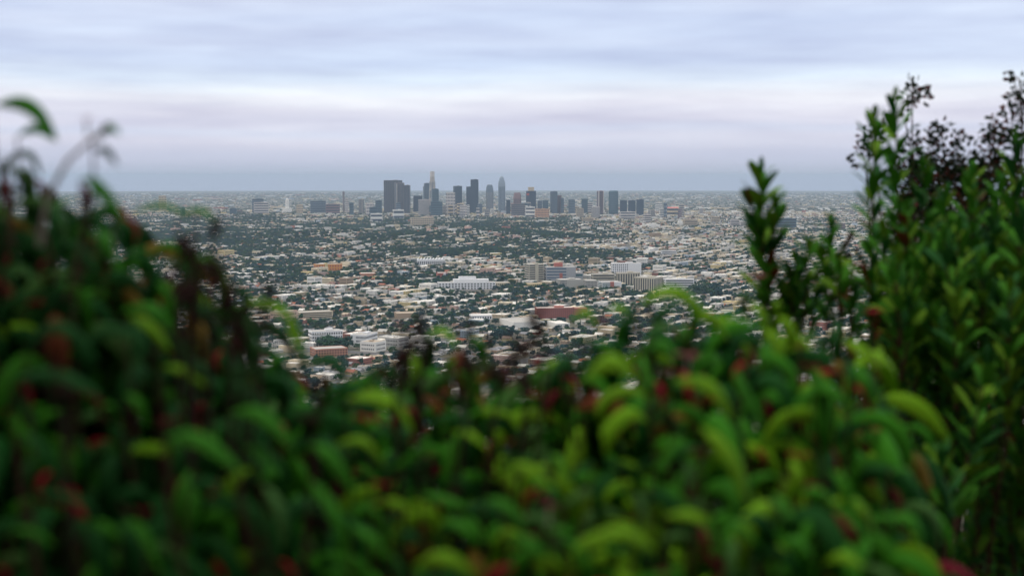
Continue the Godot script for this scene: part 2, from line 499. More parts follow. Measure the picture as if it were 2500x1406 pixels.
func make_towers() -> void:
	mat("tower brown", 0.12, 0.11, 0.12, 0.5)
	mat("tower bronze", 0.19, 0.165, 0.165, 0.5)
	mat("tower navy", 0.030, 0.055, 0.090, 0.3)
	mat("tower teal", 0.065, 0.125, 0.155, 0.3)
	mat("tower steel", 0.14, 0.185, 0.23, 0.35)
	mat("tower stone", 0.44, 0.40, 0.36, 0.8)
	mat("tower pale", 0.60, 0.55, 0.51, 0.8)
	mat("tower rose", 0.26, 0.17, 0.17, 0.7)
	mat("tower silver", 0.28, 0.34, 0.40, 0.3)
	mat("tower glass", 0.045, 0.075, 0.105, 0.2)
	mat("tower cream", 0.58, 0.47, 0.33, 0.8)
	mat("tower orange", 0.55, 0.31, 0.18, 0.8)
	var g := "towers of the skyline"
	# [name, label, left, right, top, distance, deep, turn, wall, style, columns or rows, fill]
	for a in [
		["office_tower", "broad dark brown slab tower, widest of the skyline", 937, 982, 440, 9100, 40, 0, "tower brown", "fins", 9, 0.45],
		["office_tower", "bronze tower with pale edges standing before the broad brown slab", 963, 987, 446, 8900, 40, 20, "tower bronze", "fins", 6, 0.5],
		["office_tower", "dark tower with flat roof beside the bronze tower", 985, 1002, 452, 8800, 40, -12, "tower brown", "fins", 4, 0.5],
		["office_block", "low dark teal block beside the broad brown slab tower", 916, 932, 489, 8700, 30, 0, "tower teal", "bands", 6, 0],
		["office_block", "dark navy block between dark flat-roofed tower and stepped stone tower", 1009, 1031, 478, 9000, 40, 0, "tower navy", "fins", 6, 0.5],
		["office_tower", "blue grey tower with a lower shoulder beside tall stepped stone tower", 1035, 1048, 447, 9200, 40, 10, "tower steel", "fins", 5, 0.5],
		["office_tower", "teal grey tower in front of tall stepped stone tower", 1053, 1071, 461, 8900, 38, 10, "tower teal", "bands", 14, 0],
		["office_block", "pale block with many bright upright piers", 1021, 1048, 487, 8500, 40, 0, "tower pale", "fins", 12, 0.45],
		["office_block", "wide low blue green block at the foot of the stepped stone tower", 1051, 1080, 492, 8450, 40, 0, "tower teal", "bands", 6, 0],
		["apartment_tower", "pale stone tower overlapping a navy tower", 1089, 1111, 470, 8600, 30, 0, "tower pale", "grid", 6, 0],
		["office_tower", "dark navy box tower behind the pale stone tower", 1106, 1128, 454, 9000, 45, 10, "tower navy", "bands", 20, 0],
		["office_tower", "tall dark navy tower with a square top and lower wing", 1149, 1168, 438, 9000, 45, 0, "tower navy", "fins", 6, 0.5],
		["office_block", "small pale block at the foot of the dark navy towers", 1122, 1140, 501, 8450, 30, 15, "tower pale", "grid", 5, 0],
		["office_block", "dark low tower beside the spired sail-topped tower", 1236, 1246, 488, 8700, 30, 0, "tower navy", "bands", 9, 0],
		["office_block", "wide low grey block before the rose brown tower", 1248, 1281, 498, 8500, 40, 0, "tower bronze", "bands", 6, 0],
		["apartment_tower", "narrow grey block beside the tower with a pale crown", 1313, 1324, 490, 8800, 30, 0, "tower steel", "bands", 8, 0],
		["apartment_tower", "squat teal block beside narrow grey block", 1325, 1339, 489, 8700, 30, 0, "tower teal", "bands", 7, 0],
		["office_tower", "blue grey tower with rose tower attached at its side", 1343, 1361, 467, 8800, 40, 12, "tower steel", "fins", 6, 0.5],
		["office_tower", "rose topped tower attached to the blue grey tower", 1361, 1371, 477, 8850, 35, 0, "tower rose", "fins", 3, 0.5],
		["office_block", "low steel block beside the rose topped tower", 1370, 1377, 484, 8800, 30, 0, "tower steel", "bands", 9, 0],
		["apartment_tower", "square grey blue tower standing alone in the row of low towers", 1388, 1404, 487, 8700, 30, 0, "tower steel", "bands", 9, 0],
		["apartment_tower", "dark blue tower with overhanging flat top", 1420, 1435, 486, 8900, 35, 0, "tower teal", "bands", 9, 0],
		["apartment_tower", "slim tower with pale piers at its corners", 1457, 1474, 466, 8700, 35, 20, "tower rose", "fins", 4, 0.5],
		["apartment_tower", "dark glass slab, first of three in a row", 1514, 1531, 489, 8500, 25, 0, "tower navy", "bands", 8, 0],
		["apartment_tower", "dark glass slab between two other dark slabs", 1534, 1552, 489, 8500, 25, 0, "tower navy", "bands", 8, 0],
		["apartment_tower", "dark glass slab with raised end, last of three in a row", 1554, 1572, 487, 8500, 25, 0, "tower navy", "bands", 8, 0],
		["office_block", "pale block with upright piers before the round topped teal tower", 1444, 1465, 505, 8200, 30, 15, "tower pale", "fins", 8, 0.45],
		["office_block", "wide pale pink block under the three dark slabs", 1512, 1552, 517, 8100, 35, 10, "tower pale", "bands", 3, 0],
		["apartment_building", "cream apartment building with stepped orange wing below the towers", 1306, 1341, 510, 8200, 40, 10, "tower orange", "grid", 9, 0],
		["office_block", "long white block under the tower with a pale crown", 1283, 1306, 505, 8300, 40, 0, "wall white", "bands", 3, 0],
		["arena", "tan hall with a red lit band along its roof edge", 1627, 1660, 507, 8600, 60, 0, "tower cream", "bands", 2, 0],
		["office_block", "grey block standing behind a pale pink block", 615, 643, 485, 9300, 40, 0, "tower steel", "bands", 6, 0],
		["office_block", "pale pink block before grey block, far from the towers", 619, 655, 494, 8900, 40, 0, "tower pale", "bands", 5, 0],
		["office_block", "small cream block beside white stepped civic tower", 723, 739, 500, 8800, 35, 0, "tower cream", "grid", 5, 0],
		["office_block", "wide dark grey block with even rows of glass", 757, 795, 490, 8900, 50, 0, "tower steel", "bands", 6, 0],
		["office_block", "wide brown block beside wide dark grey block", 795, 829, 498, 8800, 50, 0, "tower rose", "bands", 4, 0],
		["office_block", "pale block at the foot of the slim antenna tower", 842, 850, 484, 9000, 25, 0, "tower pale", "grid", 4, 0],
		["office_block", "pale tower beside the cluster of white apartment blocks", 875, 888, 486, 8800, 30, 0, "tower stone", "fins", 4, 0.5],
		["office_block", "white low block with flat roof by the brown towers", 892, 912, 496, 8500, 40, 10, "tower pale", "grid", 5, 0],
		["apartment_tower", "peach coloured block rising over the far plain", 387, 405, 478, 9600, 40, 0, "tower cream", "grid", 5, 0],
		["office_block", "white hall with a flat roof under the bronze tower", 958, 986, 512, 8100, 40, 8, "wall white", "bands", 2, 0],
		["office_block", "white framed hall with a dark glass front", 904, 933, 521, 7700, 40, 0, "wall white", "bands", 1, 0],
		["office_block", "big stepped cream building on the rise below the towers", 1001, 1059, 531, 7300, 40, 10, "tower cream", "grid", 12, 0],
		["office_block", "cream block with tall bays below the slim pale-edged tower", 1420, 1449, 531, 7500, 35, 12, "tower cream", "fins", 9, 0.4],
	]:
		var o := {"dist": a[5], "deep": float(a[6]), "turn": float(a[7]), "wall": a[8], "style": a[9], "cols": a[10], "rows": maxi(2, int(a[10])), "fill": a[11], "glass": "tower glass", "group": g, "category": "office building" if a[0] == "office_block" else "tower"}
		if a[9] == "grid":
			o.rows = 7 if a[4] < 495 else 4
		var t := build(a[0], a[1], a[2], a[3], a[4], 516, o)
		var size: Vector3 = t.get_meta("size")
		if a[1].begins_with("tall dark navy"):
			bar("wing", t, mats["tower navy"], Vector3(-size.x * 0.78, size.y * 0.38, 0), Vector3(size.x * 0.56, size.y * 0.82, size.z * 0.8))
		if a[1].begins_with("blue grey tower with a lower"):
			bar("wing", t, mats["tower steel"], Vector3(-size.x * 0.64, size.y * 0.44, 2), Vector3(size.x * 0.3, size.y * 0.9, size.z * 0.7))
		if a[1].begins_with("slim tower with pale"):
			for sx in [-1, 1]:
				bar("pier", t, mats["tower pale"], Vector3(sx * size.x * 0.46, size.y * 0.5, size.z * 0.5 + 0.6), Vector3(5, size.y + 2.0, 3))
		if a[1].begins_with("bronze tower"):
			for sx in [-1, 1]:
				bar("pier", t, mats["tower stone"], Vector3(sx * size.x * 0.47, size.y * 0.49, size.z * 0.5 + 0.6), Vector3(4, size.y * 0.97, 3))
		if a[0] == "arena":
			var lamp := StandardMaterial3D.new()
			lamp.resource_name = "red roof light"
			lamp.albedo_color = Color(0.9, 0.2, 0.3)
			lamp.emission_enabled = true
			lamp.emission = Color(1.0, 0.25, 0.4)
			lamp.emission_energy_multiplier = 1.0
			bar("roof_light", t, lamp, Vector3(0, size.y + 1.2, size.z * 0.5 - 3.0), Vector3(size.x * 0.8, 2.2, 1.0))
		if a[1].begins_with("dark blue tower with over"):
			bar("roof_slab", t, mats["tower teal"], Vector3(0, size.y + 1.2, 0), Vector3(size.x * 1.25, 3, size.z * 1.2))
	round_towers(g)
	var kinds := [["pale", "tower pale"], ["cream", "tower cream"], ["steel grey", "tower steel"], ["rose", "tower rose"], ["white", "wall white"], ["teal", "tower teal"], ["stone", "tower stone"]]
	for k in 64:
		var px := rnd(840, 1680) if k < 48 else rnd(300, 2080)
		var wide := rnd(7, 20)
		var kind: Array = kinds[rng.randi() % 7]
		var d := rnd(8150, 9700)
		var rows := 3 + rng.randi() % 4
		var bands: String = ["few", "few", "several", "many"][rows - 3]
		var where := "before the broad brown tower" if px < 1005.0 and px > 840.0 else "round the stepped stone tower" if px >= 1005.0 and px < 1135.0 else "round the spired silver tower" if px >= 1135.0 and px < 1290.0 else "below the blue grey towers" if px >= 1290.0 and px < 1420.0 else "round the three dark slabs" if px >= 1420.0 and px < 1600.0 else "out on the far plain"
		var top := rnd(494, 516)
		var build_ := ("tall " if top < 500.0 else "low " if top > 509.0 else "") + ("narrow " if wide < 11.0 else "wide " if wide > 16.0 else "")
		build("mid_rise_block", "%s%s mid-rise block with %s glass bands %s" % [build_, kind[0], bands, where], px, px + wide, top, 516, {"dist": d, "deep": rnd(20, 35), "turn": rnd(-25, 25), "wall": kind[1], "style": "bands", "rows": rows, "glass": "tower glass", "group": "%s%s mid-rise blocks with %s glass bands %s" % [build_, kind[0], bands, where], "category": "building"})

func ring(rx: float, rz: float, sides: int, power := 1.0) -> PackedVector2Array:
	var p := PackedVector2Array()
	for k in sides:
		var a := TAU * (k + 0.5) / sides
		p.append(Vector2(rx * signf(cos(a)) * pow(absf(cos(a)), power), rz * signf(sin(a)) * pow(absf(sin(a)), power)))
	return p

func tiers(t: Node3D, called: String, m: Material, steps: Array, sides: int, power := 1.0) -> void:   # [half width, half depth, y] from the foot up
	var s := Shape.new()
	for i in steps.size() - 1:
		s.prism(ring(steps[i][0], steps[i][1], sides, power), steps[i][2], steps[i + 1][2], ring(steps[i + 1][0], steps[i + 1][1], sides, power))
	put(called, s.mesh(), m, t)

func round_towers(g: String) -> void:
	var o := {"dist": 9000, "deep": 40.0, "group": g, "category": "tower"}
	var t := building("office_tower", "tallest tower of the skyline, pale stone, stepping in to a round crown", 1045, 1066, 418, 516, o)
	var z: Vector3 = t.get_meta("size")
	var h := z.y
	tiers(t, "wall", mats["tower stone"], [[26, 26, -3], [26, 26, h * 0.34], [23.5, 23.5, h * 0.345], [23, 23, h * 0.56], [20, 20, h * 0.565], [19.5, 19.5, h * 0.76], [16.5, 16.5, h * 0.765], [16, 16, h * 0.87]], 12, 0.8)
	tiers(t, "crown", mats["tower pale"], [[15, 15, h * 0.87], [15.5, 15.5, h * 0.985], [14, 14, h * 0.985], [13.5, 13.5, h]], 16)
	for k in 12:
		var a := TAU * k / 12.0
		var b := bar("window_bay", t, mats["tower steel"], Vector3(sin(a) * 19.6, h * 0.66, cos(a) * 19.6), Vector3(4.2, h * 0.18, 1.2))
		b.rotation.y = a; b.scale = Vector3(4.2, h * 0.18, 1.2)
		b = bar("window_bay", t, mats["tower steel"], Vector3(sin(a) * 23.4, h * 0.45, cos(a) * 23.4), Vector3(5.0, h * 0.18, 1.2))
		b.rotation.y = a; b.scale = Vector3(5.0, h * 0.18, 1.2)
	# rounded shoulder tower
	t = building("office_tower", "grey tower with rounded shoulders tapering to a narrow flat top", 1186, 1205, 451, 516, o)
	z = t.get_meta("size"); h = z.y
	var x := z.x / 2
	tiers(t, "wall", mats["tower steel"], [[x, 18, -3], [x, 18, h * 0.70], [x * 0.95, 17, h * 0.82], [x * 0.84, 15, h * 0.92], [x * 0.62, 11, h]], 12, 0.55)
	for k in 6:
		bar("pier", t, mats["tower stone"], Vector3(-x * 0.82 + x * 1.64 * k / 5.0, h * 0.37, 18.1), Vector3(1.8, h * 0.74, 1.0))
	# sail-topped tower with a spire
	t = building("office_tower", "slender silver tower with a curved sail top and spire", 1216, 1234, 438, 516, o)
	z = t.get_meta("size"); h = z.y; x = z.x / 2
	tiers(t, "wall", mats["tower silver"], [[x, 16, -3], [x, 16, h * 0.80], [x * 0.96, 15, h * 0.9], [x * 0.84, 13, h * 0.96]], 8, 0.4)
	tiers(t, "crown", mats["tower silver"], [[x * 0.70, 11, h * 0.96], [x * 0.62, 9, h * 1.03], [x * 0.40, 6, h * 1.07], [x * 0.14, 3, h * 1.09]], 8, 0.5)
	var s := Shape.new()
	s.tube([Vector3(-x * 0.2, h * 1.07, 0), Vector3(-x * 0.2, h * 1.14, 0)], [1.6, 0.4], 6)
	put("spire", s.mesh(), mats["tower silver"], t)
	for k in 5:
		bar("window_bay", t, mats["tower glass"], Vector3(-x * 0.7 + x * 1.4 * k / 4.0, h * 0.42, 15.8), Vector3(3.2, h * 0.74, 1.0))
	# rose brown tower with cut corners
	t = building("office_tower", "rose brown tower with sloping cut corners at its top", 1253, 1273, 470, 516, o)
	z = t.get_meta("size"); h = z.y; x = z.x / 2
	tiers(t, "wall", mats["tower rose"], [[x, 18, -3], [x, 18, h * 0.72], [x * 0.92, 16, h * 0.88], [x * 0.74, 13, h]], 8, 0.35)
	for k in 6:
		bar("window_bay", t, mats["tower glass"], Vector3(-x * 0.75 + x * 1.5 * k / 5.0, h * 0.36, 17.6), Vector3(2.6, h * 0.68, 1.2))
	# dark tower with a pale crown
	t = building("office_tower", "dark teal tower carrying a pale rooftop crown and small red sign", 1284, 1309, 466, 516, o)
	z = t.get_meta("size"); h = z.y; x = z.x / 2
	tiers(t, "wall", mats["tower navy"], [[x, 20, -3], [x, 20, h]], 8, 0.3)
	tiers(t, "crown", mats["tower cream"], [[x * 0.6, 12, h], [x * 0.6, 12, h + 18.0], [x * 0.66, 13, h + 18.0], [x * 0.66, 13, h + 25.0]], 12, 0.7)
	bar("red_panel", t, mat("red sign", 0.45, 0.08, 0.06), Vector3(-x * 0.6, h * 0.85, 20.2), Vector3(x * 0.5, 14, 1.0))
	for k in 8:
		bar("window_band", t, mats["tower glass"], Vector3(0, h * (0.08 + 0.09 * k), 19.9), Vector3(x * 1.8, 5.0, 1.0))
	# round topped teal tower
	t = building("apartment_tower", "teal glass tower with a rounded top, beside the three dark slabs", 1486, 1510, 465, 516, {"dist": 8600, "deep": 36.0, "group": g, "category": "tower"})
	z = t.get_meta("size"); h = z.y; x = z.x / 2
	tiers(t, "wall", mats["tower teal"], [[x, 18, -3], [x, 18, h * 0.93], [x * 0.94, 16, h * 0.97], [x * 0.78, 12, h]], 16, 0.5)
	for k in 12:
		bar("window_band", t, mats["tower steel"], Vector3(0, h * (0.06 + 0.072 * k), 17.4), Vector3(x * 1.5, 2.6, 1.6))
	# white stepped civic tower
	t = building("civic_tower", "slim white stepped tower with a pointed cap, far from the dark towers", 696, 705, 483, 516, {"dist": 9200, "deep": 22.0, "group": g, "category": "tower"})
	z = t.get_meta("size"); h = z.y; x = z.x / 2
	tiers(t, "wall", mats["wall white"], [[x * 2.6, 20, -3], [x * 2.6, 20, h * 0.34], [x, 11, h * 0.35], [x, 11, h * 0.84]], 8, 0.3)
	tiers(t, "cap", mats["wall white"], [[x * 0.8, 8, h * 0.84], [x * 0.7, 7, h * 0.92], [x * 0.12, 1, h]], 8, 0.3)
	# slim antenna tower
	t = building("antenna_tower", "slim brown tower with an antenna, standing apart over low blocks", 836, 841, 468, 516, {"dist": 9100, "deep": 13.0, "group": g, "category": "tower"})
	z = t.get_meta("size"); h = z.y; x = z.x / 2
	tiers(t, "wall", mats["tower bronze"], [[x, 6.5, -3], [x, 6.5, h * 0.93], [x * 1.15, 7.5, h * 0.94], [x * 1.15, 7.5, h]], 8, 0.5)
	s = Shape.new()
	s.tube([Vector3(0, h, 0), Vector3(0, h + 13.0, 0)], [1.3, 0.3], 6)
	put("antenna", s.mesh(), mats["tower bronze"], t)

func make_landmarks() -> void:
	mat("hospital cream", 0.50, 0.46, 0.36, 0.85)
	mat("hospital grey", 0.36, 0.37, 0.38, 0.8)
	mat("concrete", 0.43, 0.42, 0.38, 0.9)
	mat("red brick", 0.40, 0.13, 0.10, 0.9)
	mat("salmon brick", 0.50, 0.24, 0.16, 0.9)
	mat("teal glass", 0.04, 0.13, 0.15, 0.25)
	mat("blue glass", 0.09, 0.14, 0.20, 0.25)
	mat("orange paint", 0.62, 0.28, 0.07, 0.85)
	mat("bright white", 0.80, 0.80, 0.79, 0.85)
	var g := "hospital buildings on the plain"
	var t := build("hospital_tower", "cream hospital tower with dark window bands and blank central column", 1281, 1328, 645, 690, {"short": "cream hospital tower", "deep": 35.0, "turn": 18, "wall": "hospital cream", "style": "bands", "rows": 8, "group": g})
	var z: Vector3 = t.get_meta("size")
	bar("stair_column", t, mats["hospital cream"], Vector3(z.x * 0.02, z.y / 2, z.z / 2 + 0.6), Vector3(z.x * 0.22, z.y + 1.5, 1.6))
	t = build("hospital_wing", "grey hospital wing with blue glass bands beside cream tower", 1328, 1406, 652, 690, {"short": "grey hospital wing", "deep": 40.0, "turn": 8, "wall": "hospital grey", "style": "bands", "rows": 5, "glass": "blue glass", "right": 0.3, "group": g, "plant": false})
	z = t.get_meta("size")
	bar("penthouse", t, mats["red brick"], Vector3(-z.x * 0.05, z.y + 4.5, -4), Vector3(z.x * 0.28, 9, 14))
	bar("red_panel", t, mats["red brick"], Vector3(0, z.y * 0.35, z.z / 2 + 0.5), Vector3(z.x * 0.10, z.y * 0.5, 1.0))
	t = build("glass_hall", "low teal glass hall in front of grey hospital wing", 1371, 1424, 666, 688, {"short": "cream bayed block", "deep": 30.0, "turn": 6, "wall": "hospital grey", "style": "bands", "rows": 2, "glass": "teal glass", "group": g, "plant": false})
	t = build("hospital_block", "blank pale concrete block with windows at one end", 1357, 1424, 683, 704, {"short": "blank concrete block", "deep": 45.0, "turn": 14, "wall": "concrete", "style": "grid", "cols": 5, "rows": 5, "right": 0.72, "group": g})
	t = build("parking_structure", "parking structure with a grid of dark openings", 1424, 1459, 685, 708, {"deep": 40.0, "turn": 10, "wall": "concrete", "style": "grid", "cols": 8, "rows": 6, "group": g, "plant": false})
	t = build("clinic", "low clinic with teal bands and a red brick tower", 1459, 1518, 689, 706, {"deep": 40.0, "turn": 16, "wall": "bright white", "style": "bands", "rows": 4, "glass": "teal glass", "right": 0.5, "group": g, "plant": false})
	z = t.get_meta("size")
	bar("brick_tower", t, mats["red brick"], Vector3(0, z.y * 0.5, z.z / 2 + 1.0), Vector3(z.x * 0.16, z.y * 1.1, 7))
	build("hospital_block", "white block with a grid of dark windows on one half", 1491, 1566, 643, 672, {"short": "white hospital block", "deep": 30.0, "turn": 10, "wall": "bright white", "style": "grid", "cols": 8, "rows": 5, "right": 0.45, "group": g})
	build("hospital_block", "cream block with tall dark bays behind the front block", 1503, 1563, 666, 696, {"deep": 30.0, "turn": 10, "wall": "hospital cream", "style": "fins", "cols": 9, "fill": 0.42, "group": g})
	build("hospital_block", "cream corner block with tall window bays and grey side", 1547, 1619, 678, 713, {"short": "cream corner block", "deep": 45.0, "turn": -28, "wall": "hospital cream", "style": "fins", "cols": 9, "fill": 0.42, "group": g})
	build("hospital_block", "long white block with even window rows among trees", 1621, 1695, 682, 706, {"short": "long white hospital block", "deep": 25.0, "turn": 8, "wall": "bright white", "style": "bands", "rows": 4, "group": g})
	build("hospital_block", "low cream block with a window row, behind the clinic", 1443, 1501, 669, 690, {"short": "low cream hospital block", "deep": 30.0, "turn": 8, "wall": "hospital cream", "style": "bands", "rows": 3, "group": g})
	var r := build("brick_building", "long red brick building with rows of small windows", 1305, 1403, 752, 779, {"short": "red brick building", "deep": 22.0, "turn": 12, "wall": "red brick", "style": "grid", "cols": 19, "rows": 5, "roof": "roof white", "category": "building"})
	z = r.get_meta("size")
	bar("rear_wing", r, mats["red brick"], Vector3(z.x * 0.62, z.y * 0.4, -z.z * 0.9), Vector3(z.x * 0.6, z.y * 0.8, 16))
	build("warehouse", "long low warehouse with wide flat grey roof before the red brick building", 1218, 1330, 787, 802, {"short": "wide grey roofed warehouse", "deep": 75.0, "turn": 20, "wall": "wall white", "roof": "roof pale grey", "plant": false, "category": "building"})
	build("warehouse", "pale flat roofed warehouse beside the long low grey one", 1335, 1392, 790, 803, {"short": "pale roofed warehouse", "deep": 50.0, "turn": 20, "wall": "wall white", "roof": "roof white", "plant": false, "category": "building"})
	var sr := build("school_building", "white stepped building rising in terraces by a long lawn", 1067, 1210, 690, 708, {"short": "white terraced school", "deep": 30.0, "turn": 6, "wall": "bright white", "style": "grid", "cols": 18, "rows": 3, "category": "building", "plant": false})
	z = sr.get_meta("size")
	bar("upper_storey", sr, mats["bright white"], Vector3(z.x * 0.08, z.y + 3.0, -4), Vector3(z.x * 0.62, 7.4, z.z * 0.6))
	bar("upper_storey", sr, mats["bright white"], Vector3(z.x * 0.02, z.y + 9.5, -6), Vector3(z.x * 0.3, 6, z.z * 0.4))
	var zz := build("white_hall", "white hall with a row of pointed gables", 1017, 1086, 634, 648, {"short": "white gabled hall", "deep": 30.0, "turn": 4, "wall": "bright white", "style": "grid", "cols": 14, "rows": 1, "category": "building", "plant": false})
	z = zz.get_meta("size")
	for k in 9:
		var s := Shape.new()
		var w := z.x / 18.0
		s.tri(Vector3(-w, 0, 0), Vector3(w, 0, 0), Vector3(0, 4.5, 0)); s.tri(Vector3(w, 0, -24), Vector3(-w, 0, -24), Vector3(0, 4.5, -24))
		s.quad(Vector3(w, 0, 0), Vector3(w, 0, -24), Vector3(0, 4.5, -24), Vector3(0, 4.5, 0)); s.quad(Vector3(-w, 0, -24), Vector3(-w, 0, 0), Vector3(0, 4.5, 0), Vector3(0, 4.5, -24))
		put("gable", s.mesh(), mats["bright white"], zz, Transform3D(Basis(), Vector3(-z.x / 2 + w * (2 * k + 1), z.y + 0.01, z.z / 2 - 2.0)))
	build("long_hall", "long cream hall beside the white gabled hall", 1089, 1136, 640, 649, {"short": "long cream hall", "deep": 20.0, "turn": 4, "wall": "wall cream", "style": "grid", "cols": 12, "rows": 1, "category": "building", "plant": false})
	var ob := build("orange_building", "orange and yellow building with dark red panels among trees", 765, 835, 645, 662, {"deep": 30.0, "turn": 12, "wall": "orange paint", "style": "grid", "cols": 10, "rows": 2, "glass": "red brick", "category": "building", "plant": false})
	z = ob.get_meta("size")
	bar("stair_tower", ob, mats["wall yellow"], Vector3(-z.x * 0.1, z.y * 0.55, z.z * 0.3), Vector3(z.x * 0.1, z.y * 1.15, 14))
	build("brick_shop", "low red brick shop row with a white roof", 877, 917, 667, 678, {"deep": 30.0, "turn": 8, "wall": "salmon brick", "roof": "roof white", "category": "building", "plant": false})
	var sh := build("painted_shop", "red building with white and blue painted panels", 1065, 1092, 666, 681, {"deep": 30.0, "turn": 8, "wall": "red brick", "roof": "roof white", "category": "building", "plant": false})
	z = sh.get_meta("size")
	bar("white_panel", sh, mats["bright white"], Vector3(z.x * 0.2, z.y * 0.5, z.z / 2 + 0.4), Vector3(z.x * 0.25, z.y * 0.8, 0.8))
	bar("blue_panel", sh, mats["blue glass"], Vector3(z.x * 0.42, z.y * 0.5, z.z / 2 + 0.4), Vector3(z.x * 0.14, z.y * 0.7, 0.8))
	var wa := build("apartment_block", "white modern apartment block with balconies and roof hut behind dark trees", 752, 836, 809, 838, {"short": "white balconied block", "deep": 25.0, "turn": 14, "wall": "bright white", "style": "grid", "cols": 13, "rows": 3, "category": "apartment building", "roof": "roof pale grey"})
	z = wa.get_meta("size")
	for k in 3:
		bar("balcony", wa, mats["wall grey"], Vector3(-z.x * 0.25, z.y * (0.25 + 0.25 * k), z.z / 2 + 1.0), Vector3(z.x * 0.35, 1.0, 2.0))
	build("apartment_block", "white block with blank angled walls next to dark tree clump", 855, 922, 818, 848, {"short": "white angled block", "deep": 45.0, "turn": -24, "wall": "bright white", "style": "grid", "cols": 8, "rows": 3, "left": 0.35, "category": "apartment building", "roof": "roof pale grey"})
	build("brick_building", "salmon brick building with flat pale roof below the white blocks", 756, 848, 852, 873, {"short": "salmon brick building", "deep": 30.0, "turn": 16, "wall": "salmon brick", "style": "grid", "cols": 12, "rows": 3, "category": "building", "plant": false})
	build("long_hall", "long white hall with a low flat roof", 1145, 1213, 770, 781, {"short": "long white hall", "deep": 30.0, "turn": 10, "wall": "bright white", "roof": "roof white", "style": "grid", "cols": 10, "rows": 1, "category": "building", "plant": false})
	build("apartment_block", "pale grey block with blue tinted walls among trees", 1123, 1170, 808, 827, {"short": "blue tinted block", "deep": 25.0, "turn": -22, "wall": "wall pale blue", "style": "grid", "cols": 8, "rows": 3, "category": "apartment building"})
	build("long_hall", "long cream terrace with a low storeyed front", 722, 812, 762, 778, {"short": "long cream terrace", "deep": 25.0, "turn": 16, "wall": "wall cream", "style": "bands", "rows": 3, "category": "building", "plant": false})
	build("long_hall", "hall with broad brown tiled roof", 961, 1023, 765, 777, {"short": "brown roofed hall", "deep": 35.0, "turn": 10, "wall": "wall tan", "roof": "roof tan", "category": "building", "plant": false})
	build("yellow_building", "yellow flat roofed building before cream hospital tower", 1281, 1328, 693, 704, {"deep": 30.0, "turn": 20, "wall": "wall yellow", "roof": "roof tan", "style": "grid", "cols": 8, "rows": 2, "category": "building", "plant": false})
	build("long_hall", "long beige hall running beside yellow building", 1200, 1245, 690, 703, {"short": "long beige hall", "deep": 30.0, "turn": 10, "wall": "wall cream", "style": "grid", "cols": 8, "rows": 2, "category": "building", "plant": false})
	build("school_building", "white school block with window rows on the paler side of the plain", 1613, 1652, 612, 626, {"short": "white school block", "deep": 25.0, "turn": 10, "wall": "bright white", "style": "bands", "rows": 3, "category": "building", "plant": false})
	for a in [["white towered block on the pale plain", 1782, 1806, 536, 552, "tower pale"], ["pale double block beside white towered block", 1806, 1824, 541, 553, "tower pale"], ["wide glass fronted grey block on the pale plain", 1893, 1945, 533, 560, "tower teal"], ["cream mid-rise block before the far plain", 1735, 1758, 529, 547, "tower cream"], ["rose mid-rise block half hidden by shoots", 2042, 2064, 545, 563, "tower rose"],
			["pale flat roofed block by the far trees", 1668, 1704, 536, 552, "tower cream"], ["long pale block with dark window rows", 1570, 1590, 524, 545, "tower pale"]]:
		build("mid_rise_block", a[0], a[1], a[2], a[3], a[4], {"deep": 30.0, "turn": 12, "wall": a[5], "style": "bands", "rows": 4, "category": "building", "group": "mid-rise blocks on the pale plain"})
	taken.append([hit(1165, 715).x, hit(1165, 715).z, 70.0])

# ---------------------------------------------------------------- houses and trees of the plain
const EDGE := [[-50, 400], [150, 450], [300, 520], [450, 570], [540, 640], [570, 740], [660, 740], [760, 880], [900, 900], [1000, 900], [1100, 880], [1180, 920], [1300, 900], [1400, 820], [1560, 780], [1700, 730], [1850, 720], [1950, 760], [2050, 740], [2110, 600], [2200, 500], [2600, 450]]

func edge(px: float) -> float:                     # upper edge of the near shrubs in the photo: what lies below it is hidden
	for i in range(1, EDGE.size()):
		if px <= EDGE[i][0]:
			return lerpf(EDGE[i - 1][1], EDGE[i][1], (px - EDGE[i - 1][0]) / (EDGE[i][0] - EDGE[i - 1][0]))
	return 450.0

